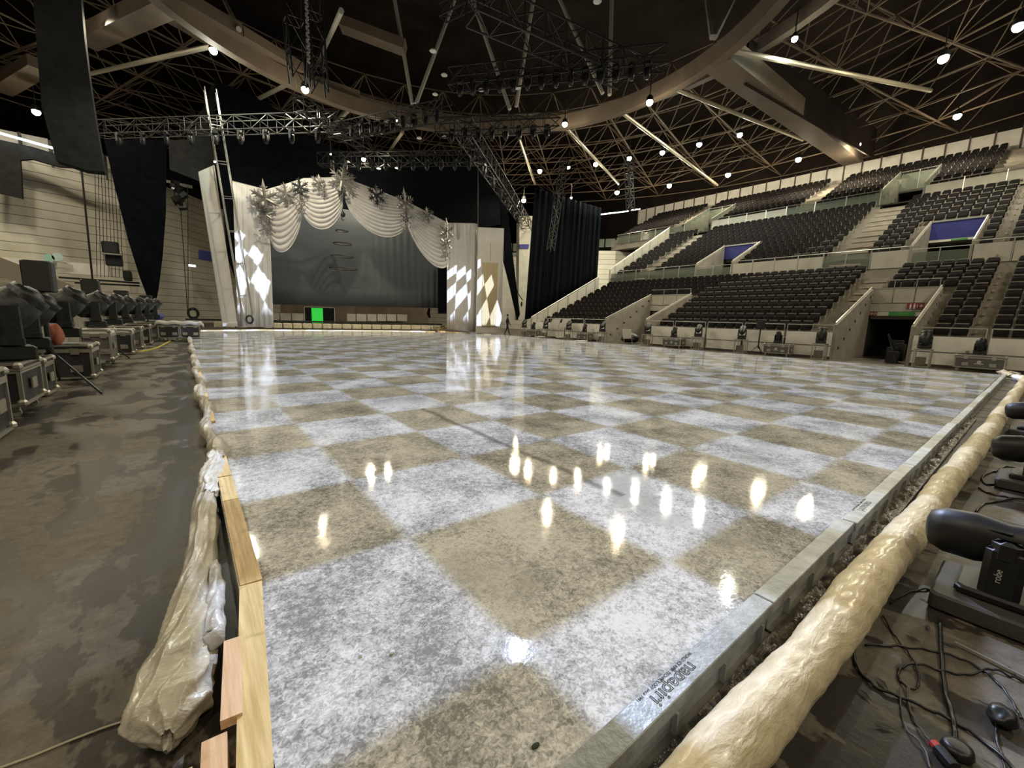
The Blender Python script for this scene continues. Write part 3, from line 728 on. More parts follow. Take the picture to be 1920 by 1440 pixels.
# inner rings and ribs above the opening
trim(ringbeam(5.5, 24.5, .3, .5, 40), BEAMM)
STR = [((740, 0), (773, 195)), ((845, 20), (780, 195)), ((893, 20), (956, 205)), ((1000, 0), (968, 200)), ((1147, 0), (1143, 178)), ((1325, 0), (1335, 70)), ((1050, 0), (1130, 175)), ((1375, 0), (1340, 70)), ((600, 110), (640, 20)), ((420, 0), (448, 55))]
SN = ['pale strut left of centre rising steeply from the ring beam', 'pale strut leaning right in the V left of centre', 'pale strut left of the upper lattice truss', 'pale strut crossing behind the upper lattice truss', 'bright vertical strut right of centre under the roof', 'pale strut at the upper right ring node', 'dim strut left of the bright vertical strut', 'thin strut beside the upper right ring node', 'brown strut above the brightest warm lamp', 'pale flat strut near the top left lamp']
for i, ((a, c), lab) in enumerate(zip(STR, SN)):
    lo = Z(*c, 15.6); d = Z(*a, 22.0); 
    o = MB().tube(lo, d+(d-lo)*.25, .13, 8).build('roof_strut', STRUTM); tag(o, lab, 'strut', 'pale struts under the roof opening')
TB = [((1372, 95), 15.4, (1745, 170), 17.4), ((1262, 165), 15.4, (1505, 262), 17.4), ((1158, 205), 15.4, (1345, 347), 17.2), ((1060, 238), 15.4, (1160, 345), 17.2), ((965, 235), 15.4, (1003, 345), 17.2), ((162, 140), 17.4, (425, 80), 15.4), ((475, 190), 16.8, (555, 150), 15.4), ((612, 248), 17, (668, 192), 15.4), ((725, 290), 17, (755, 248), 15.4)]
TN_ = ['brightest long roof tube running to the upper right', 'long roof tube below the brightest one on the right', 'roof tube slanting down to the lamp over the far seats', 'short slanting roof tube under the left warm ring lamp', 'steep bright roof tube right of the portal', 'long pale roof tube in the upper left', 'short bright tube left of the warm lamp', 'slanting bright tube below right of the warm lamp', 'small bright tube over the portal peak']
for (a, za, c, zc), lab in zip(TB, TN_):
    o = MB().tube(Z(*a, za), Z(*c, zc), .13, 8).build('roof_tube', TUBEM); tag(o, lab, 'roof tube', 'bright tubes radiating from the ring beam')
BG = [((1345, 100), 15.8, (1600, 296), 17.8, 1.5, 1.1, 'big brown box girder running down to the top of the stand'), ((330, -5), 15.8, (160, 75), 17.5, 1.1, .7, 'wide pale girder at the top left'), ((330, -5), 15.8, (445, 62), 15.8, 1.0, .6, 'short pale girder joining the ring at the top left'), ((445, 62), 15.8, (560, 130), 16, 1.0, .5, 'grey girder right of the top left lamp'), ((640, 45), 20, (760, 90), 19, 1.0, .6, 'dim grey girder at the upper left of centre'), ((590, 155), 16, (672, 182), 16, .8, .5, 'dull girder right of the brightest warm lamp'), ((0, 165), 17.5, (75, 120), 17.5, 1.2, .7, 'dim girder at the far left edge')]
for (a, za, c, zc, w, hh, lab) in BG:
    o = MB().beam(Z(*a, za), Z(*c, zc), w, hh).build('roof_girder', BEAMM); tag(o, lab, 'girder', 'painted roof girders')
# dark louvres beside the big girder
b = MB(); p, q = Z(1400, 115, 16.6), Z(1640, 270, 18.2)
b.beam(p, q, .12, 2.4); trim(b, ROOFM)
# ------------------------------------------------------------------ portal of white drapery
PY = 31.0
def P(px, py, y=PY): return Yp(px, py, y)
def curtain(name, bl, br, tl, tr, m, lab, folds=9, amp=.10, cat='curtain', group=None, nv=6):
    """hanging cloth between four points; folds run from top to bottom"""
    bl, br, tl, tr = map(Vector, (bl, br, tl, tr))
    def fn(u, v):
        p = bl.lerp(br, u).lerp(tl.lerp(tr, u), v)
        return p+Vector((0, amp*(sin(2*pi*folds*u)+.4*sin(2*pi*folds*2.3*u+1))*(1-.35*v), 0))
    o = MB().grid(fn, folds*14, nv).build(name, m, smooth=True, solid=.01)
    return tag(o, lab, cat, group)
p = P(436, 340); q = P(503, 358)
curtain('portal_curtain', P(446, 613), P(513, 613), p, q, WHITEC, 'tall white pleated curtain forming the left leg of the portal', 6, .035, group='white portal legs')
curtain('portal_curtain', P(838, 618), P(893, 622), P(838, 419), P(895, 420), WHITEC, 'tall white pleated curtain forming the right leg of the portal', 7, .018, group='white portal legs')
def swag(A, B, Al, Br, bot, lab, nf=12, skew=.5):
    A, B, Al, Br, bot = P(*A), P(*B), P(*Al), P(*Br), P(*bot)
    mid = Al.lerp(Br, skew); sag = mid.z-bot.z
    def fn(u, v):
        L_ = A.lerp(Al, v); Q = B.lerp(Br, v); w = 4*u*(1-u); w = w**.72 if w > 0 else 0
        base = L_.lerp(Q, u)
        s_ = sag*v*w
        fold = .12*abs(sin(pi*nf*(v**.85)+1.6*u))*(.35+.65*w)*min(1, v*4)
        return base+Vector((0, -.10-fold-.15*v*w, -s_))
    o = MB().grid(fn, 26, nf*10).build('swag_drape', WHITEC, smooth=True, solid=.015)
    return tag(o, lab, 'swag drape', 'white swags across the top of the portal')
swag((498, 356), (571, 335), (507, 452), (566, 400), (537, 468), 'leftmost white swag, hanging low beside the left leg')
swag((568, 336), (643, 332), (566, 396), (642, 384), (606, 431), 'second white swag from the left, under the dark snowflake')
swag((640, 332), (764, 379), (647, 378), (762, 420), (714, 444), 'widest white swag right of the portal peak', 13, .5)
swag((760, 377), (840, 419), (764, 424), (839, 494), (818, 500), 'rightmost white swag, dropping to the right leg', 13, .6)
# header rail
tag(MB().path([P(436, 339)+Vector((0, .15, 0)), P(502, 356)+Vector((0, .15, 0)), P(571, 334)+Vector((0, .15, 0)), P(642, 331)+Vector((0, .15, 0)), P(764, 378)+Vector((0, .15, 0)), P(838, 418)+Vector((0, .15, 0)), P(893, 419)+Vector((0, .15, 0))], .05, 5).build('header_rail', STEEL), 'thin bent rail along the top edge of the white portal', 'rail')
# flat white panels either side
sl = [Yp(418, 612, 30.2), Yp(446, 612, 30.2), Yp(402, 309, 30.2), Yp(372, 322, 30.2)]
e = empty('scenery_panel', (sl[0].x, 30.2, 0), 0, 'tall leaning cream slab left of the lattice mast and left portal leg', 'scenery panel')
o = MB().slab([v-Vector((sl[0].x, 30.2, 0)) for v in sl], (0, .45, 0)).build('face', WHITEP, e)
y2 = 30.5
pl = [Yp(893, 627.5, y2), Yp(940, 628, y2), Yp(945, 428, y2), Yp(897, 426, y2)]
e = empty('scenery_panel', (pl[0].x, y2, 0), 0, 'flat white panel with a wooden door shape at the right end of the portal', 'scenery panel')
off = Vector((pl[0].x, y2, 0))
MB().slab([v-off for v in pl], (0, .12, 0)).build('face', WHITEP, e)
dp = [Yp(903, 612, y2), Yp(929, 612, y2), Yp(934, 493, y2), Yp(905, 492, y2)]
def plywood():
    m = bpy.data.materials.new('tan_plywood'); m.use_nodes = True; nt = m.node_tree; h = NT(nt); b = nt.nodes['Principled BSDF']; tc = nt.nodes.new('ShaderNodeTexCoord')
    mp = nt.nodes.new('ShaderNodeMapping'); nt.links.new(tc.outputs['Object'], mp.inputs[0]); mp.inputs['Scale'].default_value = (2.2, 1, .35)
    w = nt.nodes.new('ShaderNodeTexWave'); w.inputs['Scale'].default_value = .8; w.inputs['Distortion'].default_value = 7; w.inputs['Detail'].default_value = 2; nt.links.new(mp.outputs[0], w.inputs['Vector'])
    nt.links.new(h.ramp(w.outputs[1], .0, (.30, .235, .13), .25, (.44, .36, .22)), b.inputs['Base Color']); b.inputs['Roughness'].default_value = .7; return m
MB().slab([v-off-Vector((0, .03, 0)) for v in dp], (0, .03, 0)).build('plywood_patch', plywood(), e)
b = MB(); a, c = Yp(903, 612, y2), Yp(930, 612, y2); b.beam(a-off-Vector((0, .04, 0)), c-off-Vector((0, .04, 0)), .04, .05)
a, c = Yp(920, 455, y2), Yp(920, 490, y2); b.beam(a-off-Vector((0, .01, 0)), c-off-Vector((0, .01, 0)), .02, .02, (0, 1, 0)); b.build('seam_strip', mat('seam_brown', (.20, .17, .12), .8), e)
# deck lip under the right leg
o = MB().slab([P(826, 620, 30.2), P(893, 626, 30.2), P(893, 632, 30.2), P(826, 624, 30.2)], (0, .5, 0)).build('low_platform', WOOD); tag(o, 'low brown timber platform under the right portal leg', 'platform')
# gap pole
tag(MB().tube(P(896, 620, 30.7), P(896, 300, 30.7), .04, 6).build('steel_pole', DTRUSS), 'thin dark pole between the right curtain leg and the flat panel', 'pole')

# grey scrim
def scrim(u, v):
    a = Yp(487, 570, 34.5).lerp(Yp(836, 578, 34.5), u); z = a.z*(1-v)+9.8*v
    return Vector((a.x, 34.5+.05*sin(u*150)*(u > .55)+.03*sin(u*37), z))
o = MB().grid(scrim, 160, 6).build('grey_backcloth', SCRIM, smooth=True, solid=.01); tag(o, 'large dark grey cloth hanging behind the portal swags', 'backcloth')
tag(MB().slab([Yp(822, 500, 34.2), Yp(838, 500, 34.2), Yp(838, 588, 34.2), Yp(822, 588, 34.2)], (0, .1, 0)).build('black_leg_drape', DRAPE), 'narrow black drape at the right edge of the grey backcloth', 'drape')
tag(MB().path([Yp(805, 578, 34.3), Yp(803, 588, 34.3), Yp(806, 596, 34.3)], [.1, .16, .08], 6).build('tied_drape_end', DRAPE), 'small dark knotted cloth end below the right of the backcloth', 'drape')
# hanging hoops
for px, py, r, lab in ((641, 433, .45, 'smallest, topmost of four dark hoops hung before the grey cloth'), (642, 457, .66, 'second dark hoop from the top before the grey cloth'), (642, 481, .82, 'third dark hoop from the top before the grey cloth'), (644, 504, 1.0, 'largest, lowest dark hoop before the grey cloth')):
    c = Yp(px, py, 33.2); b = MB(); n = 28; pts = [(r*cos(2*pi*i/n), r*sin(2*pi*i/n), 0) for i in range(n+1)]; b.path(pts, .045, 5)
    o = b.build('hanging_hoop', mat('hoop_grey', (.05, .05, .05), .5)); o.location = c; tag(o, lab, 'hoop', 'hoops hanging behind the portal')
e = empty('chain_hoist', Yp(643, 402, 30.4), 0, 'small black hoist hook hanging at the middle of the portal', 'hoist')
MB().ball((0, 0, 0), (.17, .14, .2), 10, 7).build('body', BLACK, e, smooth=True); MB().path([(0, 0, .15), (-.03, 0, .35), (.02, 0, .6), (0, 0, 2.6)], .03, 5).build('chain', BLACK, e)
MB().path([(-.05, 0, -.15), (-.12, 0, -.3), (-.02, 0, -.42), (.06, 0, -.36)], .035, 5).build('hook', BLACK, e)

# black masking drapes
def cloth_poly(name, poly, y, m, lab, t=.08, group='black masking drapes', wob=0):
    pts = [Yp(px, py, y) for px, py in poly]
    o = MB().slab(pts, (0, t, 0)).build(name, m); return tag(o, lab, 'drape', group)
cloth_poly('black_drape', [(402, 150), (440, 165), (500, 190), (560, 245), (640, 285), (760, 292), (885, 292), (928, 300), (945, 352), (946, 372), (940, 420), (894, 430), (838, 440), (700, 470), (512, 480), (440, 520), (425, 480)], 35.2, DRAPE, 'huge black drape rising behind the white portal')
cloth_poly('black_drape', [(936, 345), (950, 372), (958, 450), (975, 590), (970, 600), (953, 525), (943, 485)], 31.6, DRAPE, 'narrow tapering black drape right of the flat white panel')
def curt(name, poly4, y, lab, folds=10, amp=.12, m=DRAPE):
    bl, br, tr, tl = [Yp(px, py, y) for px, py in poly4]; return curtain(name, bl, br, tl, tr, m, lab, folds, amp, 'drape', 'black masking drapes')
curt('black_drape', [(984, 602), (1119, 524), (1127, 390), (1003, 352)], 25.9-.2, 'wide black drape in front of the left end of the right stand', 12, .1)
cloth_poly('black_drape', [(195, 262), (313, 262), (311, 400), (305, 480), (297, 545), (290, 574), (281, 570), (262, 520), (240, 450), (215, 350)], 37.0, DRAPE, 'long black drape gathered to a point in front of the left end wall', .1)
cloth_poly('brown_drape', [(316, 262), (362, 262), (395, 160), (402, 160), (404, 308), (372, 322), (374, 340), (318, 318)], 36.5, SOOT, 'dark brownish cloth panel left of the lattice mast', .1)
cloth_poly('black_drape', [(60, -20), (150, -20), (158, 70), (168, 150), (180, 230), (196, 322), (160, 318), (105, 300), (78, 200)], 30.0, SOOT, 'tall dark drape tower hanging in the upper left', .8)
cloth_poly('black_drape', [(-60, 255), (0, 262), (60, 275), (110, 290), (200, 322), (150, 315), (108, 312), (60, 298), (38, 300), (42, 372), (0, 362), (-60, 350)], 41.0, SOOT, 'dark overhang above the left end wall panels', .3)
cloth_poly('black_drape', [(310, 318), (372, 338), (372, 350), (310, 336)], 42, DRAPE, 'thin dark border strip over the wall left of the cream slab', .1)
# pale wall piece and strip seen between the two black drapes at right
cloth_poly('pale_column', [(974, 405), (1002, 405), (984, 600), (972, 600)], 36, PARTM, 'pale column strip between the two black drapes on the right', .5, None)
cloth_poly('blue_band', [(974, 458), (992, 458), (991, 466), (974, 466)], 35.9, BLUEP, 'small blue band on the pale column between black drapes', .1, None)
cloth_poly('pale_wall_piece', [(938, 500), (943, 485), (972, 600), (941, 603)], 36.5, PARTM, 'pale sloping wall piece right of the flat white panel', .3, None)
e = MB().path([Yp(968, 540, 33), Yp(972, 551, 33), Yp(980, 563, 33)], .05, 5); e.ball(Yp(978, 570, 33), (.1, .1, .28), 8, 6); o = e.build('rope_weight', BLACK); tag(o, 'dark weight on a slanting line beside the pale column', 'weight')

# snowflakes ---------------------------------------------------------
def flake_mb(r, style):
    b = MB()
    for k in range(6):
        a = k*pi/3+pi/2; d = Vector((cos(a), 0, sin(a))); n = Vector((-sin(a), 0, cos(a)))
        if style == 'ring': 
            b.beam(d*r*.18, d*r*.95, r*.09, r*.06, (0, 1, 0)); p0 = d*r*.42; a2 = a+pi/3; p1 = Vector((cos(a2), 0, sin(a2)))*r*.42; b.beam(p0, p1, r*.1, r*.06, (0, 1, 0))
            b.ball(d*r*.9, (r*.1, r*.05, r*.1), 6, 4)
        else:
            tip = r*(1.3 if style == 'spike' and k in (0, 3) else 1)
            b.tube(d*r*.05, d*tip*.55, r*.10, 5); b.tube(d*tip*.55, d*tip, r*.13, 5, .002)
            for q, ll in ((.38, .30), (.62, .24)):
                for s_ in (1, -1): b.tube(d*r*q, d*r*(q+ll*.75)+n*s_*r*ll, r*.085, 4, r*.02)
    b.ball((0, 0, 0), (r*.14, r*.06, r*.14), 7, 4)
    return b
FL = [(497, 372, .95, 'spike', SILVER, 'large pale snowflake at the top of the left portal leg'), (499, 403, .62, 'arm', SILVER, 'middle pale snowflake in the string on the left portal leg'), (501, 427, .55, 'ring', SILVER, 'lowest ring snowflake on the left portal leg'),
      (494, 393, .25, 'arm', DARKFLAKE, 'tiny dark snowflake sliver on the left portal leg'),
      (536, 362, .72, 'arm', SILVER, 'pale snowflake on the leftmost swag'), (563, 351, .66, 'arm', DARKFLAKE, 'black snowflake between the first and second swags'), (566, 381, .50, 'ring', SILVER, 'ring snowflake under the black one left of centre'), (565, 397, .35, 'arm', SILVER, 'small pale snowflake at the tip between first two swags'),
      (597, 343, .62, 'arm', SILVER, 'pale snowflake hanging on the second swag'), (606, 356, .3, 'spike', SILVER, 'small spiky snowflake low on the second swag'),
      (641, 338, 1.05, 'spike', SILVER, 'largest snowflake cluster at the portal peak'), (648, 332, .7, 'arm', SILVER, 'snowflake behind the peak cluster to the right'), (642, 362, .38, 'spike', DARKFLAKE, 'small dark spike flake below the peak cluster'),
      (706, 366, .85, 'arm', DARKFLAKE, 'large black snowflake on the widest swag'), (760, 380, .92, 'spike', SILVER, 'pale starburst snowflake where the third and fourth swags meet'), (761, 411, .50, 'ring', DARKFLAKE, 'black ring snowflake below the pale starburst'), (761, 430, .45, 'ring', SILVER, 'dull ring snowflake below the black ring'),
      (802, 404, .7, 'arm', SILVER, 'faint snowflake on the rightmost swag'), (792, 406, .42, 'ring', SILVER, 'faint ring flake left on the rightmost swag'), (838, 434, .85, 'spike', SILVER, 'shiny metallic snowflake at the top of the right leg'), (836, 457, .62, 'arm', SILVER, 'pale snowflake under the shiny metallic one'), (836, 477, .55, 'ring', SILVER, 'lowest ring snowflake on the right portal leg')]
DULL = mat('dull_snowflake', (.17, .165, .15), .4, .3)
for px, py, r, st, m, lab in FL:
    if m is SILVER and 'shiny' not in lab: m = DULL
    o = flake_mb(r, st).build('snowflake', m); o.location = Yp(px, py, 30.45 if r > .5 else 30.35); o.rotation_euler = (0, random.uniform(-.2, .2), random.uniform(-.25, .25))
    tag(o, lab, 'snowflake', 'hanging snowflake decorations')

# ------------------------------------------------------------------ trusses
def truss(p, q, w, lab, m=DTRUSS, r=.03, step=None, name='lighting_truss', group='dark lighting trusses', cat='truss', up=(0, 0, 1), rb=None, diag=True):
    p, q = Vector(p), Vector(q); a = (q-p).normalized(); sd = a.cross(Vector(up)).normalized(); u = sd.cross(a); L = (q-p).length
    e = empty(name, p, 0, lab, cat, group); step = step or w; n = max(2, int(L/step)); h = w/2; rb = rb or r*.6
    C4 = [sd*sx*h+u*sz*h for sx, sz in ((-1,-1),(1,-1),(1,1),(-1,1))]
    for c in C4: MB().tube(c, c+a*L, r, 6).build('chord', m, e)
    b = MB()
    for i in range(n):
        s0, s1 = a*L*i/n, a*L*(i+1)/n
        if not diag:
            rg = MB()
            for k in range(4): rg.tube(C4[k]+s0, C4[(k+1) % 4]+s0, rb, 4)
            rg.build('rung', m, e); continue
        for k in range(4):
            c, d = C4[k], C4[(k+1) % 4]; b.tube(c+s0, d+s0, rb, 4)
            if (i+k) % 2: b.tube(c+s0, d+s1, rb, 4)
            else: b.tube(d+s0, c+s1, rb, 4)
    if diag: b.build('lattice', m, e)
    return e
truss(Z(183, 243, 12), Z(640, 228, 12), .75, 'long horizontal lattice truss crossing left of the portal top', mat('grey_truss', (.06, .058, .052), .5, .4), .035, 1.0)
tw0, tw1 = Yp(468, 612, 29.3), Yp(394, 168, 29.3)
truss(tw0, tw1, .55, 'tall shiny lattice mast between cream slab and left portal leg', STEEL, .03, 1.9, up=(0, 1, 0), group=None, name='lattice_mast', cat='mast', diag=False, rb=.025)
truss(Z(885, 5, 14), Z(1175, 135, 14), 1.15, 'big grey lattice truss running down from the top centre', mat('grey_truss', (.06, .058, .052), .5, .4), .05, 1.0)
truss(Z(868, 238, 12), Z(990, 425, 12), .95, 'diagonal black lattice truss dropping right of the portal', DTRUSS, .045, 1.2)
truss(Z(845, 150, 13.5), Z(1250, 108, 13.5), .8, 'dark lattice truss under the grey one, top centre', DTRUSS, .04, .9)
truss(Z(820, 240, 13), Z(1050, 228, 13), .8, 'dark lattice truss ending at the left warm ring lamp', DTRUSS, .04, .9)
truss(Z(625, 250, 13), Z(840, 205, 13), .8, 'dark lattice truss above the portal peak', DTRUSS, .04, .9)
truss(Z(600, 300, 13), Z(930, 296, 13), .8, 'low dark truss just above the black drape', DTRUSS, .04, .9)
truss(Z(560, 195, 12.5), Z(690, 275, 12.5), .7, 'dark diagonal truss behind the warm lamp left of centre', DTRUSS, .04, .9)
truss(Yp(545, -20, 20), Yp(562, 155, 20), .7, 'vertical black lattice tower above the brightest warm lamp', DTRUSS, .04, .9, up=(0, 1, 0))
truss(Yp(585, -20, 20), Yp(600, 175, 20), .6, 'second vertical black lattice tower beside the chain strip', DTRUSS, .04, .9, up=(0, 1, 0))
truss(Yp(1058, 300, 24), Yp(1032, 470, 24), .45, 'dark vertical truss in front of the wide black drape', DTRUSS, .03, .6, up=(0, 1, 0))
truss(Yp(1178, 300, 22), Yp(1182, 395, 22), .5, 'dark hanging speaker frame right of the wide black drape', DTRUSS, .035, .5, up=(0, 1, 0))
truss(Z(830, 25, 18), Z(1000, -60, 18), .6, 'black truss leaving the frame at the top centre', DTRUSS, .04, .9)
# light coloured chain strip
b = MB(); p, q = Yp(574, -15, 19), Yp(579, 120, 19)
for i in range(22): c = p.lerp(q, i/22); d = p.lerp(q, (i+.7)/22); b.beam(c+Vector((.05*(-1)**i, 0, 0)), d-Vector((.05*(-1)**i, 0, 0)), .06, .1, (0, 1, 0))
tag(b.build('cable_chain', STRUTM), 'pale zigzag cable strip hanging at the top left of centre', 'cable')
# small caged ladder by the lamp
b = MB(); c0, c1 = Yp(546, 125, 20), Yp(552, 163, 20)
for dx in (-.12, .12): b.tube(c0+Vector((dx, 0, 0)), c1+Vector((dx, 0, 0)), .02, 5)
for i in range(5): c = c0.lerp(c1, i/4); b.tube(c-Vector((.12, 0, 0)), c+Vector((.12, 0, 0)), .015, 4)
tag(b.build('hanging_ladder', STRUTM), 'small pale ladder frame beside the brightest warm lamp', 'ladder')

def hang_light():
    e = empty('truss_light')
    MB().rbox((0, 0, -.12), (.28, .24, .16), .03).build('base', BLACK, e)
    b = MB(); 
    for s_ in (-.15, .15): b.box((s_, 0, -.36), (.05, .12, .36))
    b.build('yoke', BLACK, e)
    MB().lathe([(.09, -.25), (.13, -.1), (.14, .12), (.12, .2)], (0, 0, -.5), 'Z', 10).build('head', BLACK, e, smooth=True)
    return e
HL = hang_light(); first = True
rows = [((650, 236), (830, 204), 12.4, 9, 'on the truss above the portal peak'), ((850, 150), (1230, 112), 12.9, 14, 'on the dark truss under the grey lattice'), ((835, 242), (1040, 232), 12.4, 8, 'on the truss ending at the ring lamp'), ((610, 300), (920, 297), 12.4, 12, 'on the low truss above the black drape'), ((875, 255), (975, 410), 11.4, 7, 'along the diagonal truss right of the portal'), ((200, 248), (620, 240), 11.5, 9, 'on the long horizontal truss at the left')]
for a, c, z, n, wh in rows:
    p, q = Z(*a, z), Z(*c, z)
    for i in range(n):
        o = HL if first else copy_tree(HL); first = False
        o.location = p.lerp(q, (i+.5)/n); o.rotation_euler = (0, 0, random.uniform(0, 3))
        tag(o, f'small black stage light, {ORD[i]} from the left {wh}', 'stage light', 'small stage lights hung on trusses')

# cable bundle hanging in front of the left wall
cb = MB()
for i in range(8):
    x = 178+i*6; cb.path([Yp(x, 318, 40), Yp(x+2+i*.6, 420, 40), Yp(x+4+i, 520, 40)], .018, 4)
tag(cb.build('cable_bundle', RUBBER), 'bundle of thin black cables hanging in front of the left end wall', 'cables', kind='stuff')
tag(MB().tube(Yp(153, 320, 39), Yp(174, 530, 39), .06, 6).build('hanging_pole', RUBBER), 'thick black line slanting down the left end wall', 'pole')
for k, (a, c) in enumerate((((336, 350), (352, 590)), ((352, 350), (353, 590)))):
    tag(MB().tube(Yp(*a, 38), Yp(*c, 38), .025, 5).build('hanging_rope', RUBBER), ['left hanging rope', 'right hanging rope'][k]+' in front of the wall beside the cream slab', 'rope')
b = MB(); c = Yp(353, 590, 37.8)
for r in (.35, .3, .25): b.path([(r*cos(2*pi*i/16)+c.x+.3, c.y, c.z+.1+r*1.2*sin(2*pi*i/16)) for i in range(17)], .04, 5)
tag(b.build('rope_coil', RUBBER), 'black rope coil hanging at the foot of the ropes left of the cream slab', 'rope coil')
b = MB(); c = Yp(468, 599, 29)
for r in (.2, .16): b.path([(r*cos(2*pi*i/16)+c.x, c.y, c.z+r*1.3*sin(2*pi*i/16)) for i in range(17)], .04, 5)
tag(b.build('cable_coil', RUBBER), 'dark cable coil hanging on the lattice mast near the floor', 'cable coil')
# motor clusters on left
e = MB(); 
for i in range(7): 
    c = Yp(328+ (i*5) % 16, 345+i*7, 38); e.box(c, (.5, .4, .45), (.3*i, .2, .5*i))
tag(e.build('speaker_cluster', BLACK), 'dark cluster of hanging boxes near the top of the left wall', 'speaker cluster')
for (x0, y0, x1, y1, lab, nm) in ((191, 454, 221, 473, 'dark box standing on a small shelf in front of the left wall', 'equipment_box'), (198, 478, 228, 497, 'dark rack under the small shelf at the left wall', 'equipment_rack'), (232, 508, 246, 526, 'narrow dark box beside the long black drape', 'equipment_box')):
    a, c = Yp(x0, y1, 38), Yp(x1, y0, 38); tag(MB().rbox(((a.x+c.x)/2, 38.3, (a.z+c.z)/2), (c.x-a.x, .6, c.z-a.z), .08).build(nm, BLACK), lab, 'equipment box')
a, c = Yp(190, 475, 37.8), Yp(229, 478, 37.8); tag(MB().box(((a.x+c.x)/2, 38, a.z), (c.x-a.x, .8, .08)).build('wall_shelf', STEEL), 'thin shelf under the dark box at the left wall', 'shelf')
b = MB().beam(Yp(110, 520, 39.5), Yp(262, 531, 39.5), .12, .12); b.beam(Yp(140, 530, 39.5), Yp(262, 536, 39.5), .1, .12); tag(b.build('horizontal_pipe', BLACK), 'pair of dark horizontal pipes across the foot of the left wall', 'pipe')
for i, (x, y_, col) in enumerate(((92, 484, (.35, .62, .50)), (108, 482, (.55, .72, .70)))):
    c = Yp(x, y_, 41.2); o = MB().lathe([(.28, -.04), (.28, .04)], (0, 0, 0), 'Y', 16).build('round_sign', mat('round_sign_%d' % i, col, .5)); o.location = c; tag(o, ['pale green round sign on the left wall', 'pale round sign with dark mark right of the green one'][i], 'sign', 'round wall signs')
c = Yp(108, 482, 41.1); 
tag(MB().slab([Yp(107, 492, 41), Yp(137, 497, 41), Yp(137, 505, 41), Yp(107, 500, 41)], (0, .05, 0)).build('wall_sign', PAPER), 'long pale sign plate on the left wall below the round signs', 'sign')
tag(MB().slab([Yp(372, 468, 44), Yp(399, 472, 44), Yp(399, 490, 44), Yp(372, 486, 44)], (0, .1, 0)).build('blue_sign', BLUEP), 'small blue sign on the wall left of the cream slab', 'panel')
tag(MB().slab([Yp(352, 495, 43), Yp(367, 497, 43), Yp(367, 501, 43), Yp(352, 499, 43)], (0, .1, 0)).build('lit_sign', emis('white_lit_sign', (.8, .9, 1), 3)), 'tiny glowing white sign on the wall left of the cream slab', 'sign')
# strip lights
for a, c, y, lab in (((-20, 244), (104, 279), 40.6, 'long white strip light at the left edge'), ((1127, 402), (1178, 396), 34, 'longer white strip light left of the top seats'), ((1184, 394), (1200, 392), 34, 'short white strip light at the end of the longer one')):
    tag(MB().beam(Yp(*a, y), Yp(*c, y), .1, .12).build('strip_light', emis('cool_white_tube', (.85, .93, 1), 6)), lab, 'strip light', 'white strip lights')

# pale round pendants
PD = [(812, 97, 15, 'left of the bright vertical strut, highest of the middle group'), (833, 142, 15, 'below the highest middle one'), (902, 170, 15, 'left of the pair of central struts'), (970, 166, 15, 'on the strut right of centre'), (1120, 4, 15, 'at the top edge above the vertical strut'), (816, 178, 16, 'dim, left of the central struts'), (833, 258, 14, 'right one of the low pair above the black drape'), (786, 260, 14, 'left one of the low pair above the black drape'), (745, 316, 13, 'right one just under the low truss'), (710, 317, 13, 'left one just under the low truss'), (652, 305, 13, 'left of the white lamp over the portal peak')]
for px, py, z, lab in PD:
    e = empty('pendant_lamp', Z(px, py, z), 0, 'pale round pendant disc '+lab, 'pendant lamp', 'unlit round pendants under the roof')
    MB().lathe([(.16, 0), (.19, .03), (.12, .10), (.04, .16)], n=16).build('disc', mat('pendant_white', (.8, .8, .76), .6), e, smooth=True)
    MB().tube((0, 0, .16), (0, 0, 1.6), .015, 4).build('drop_wire', DTRUSS, e)

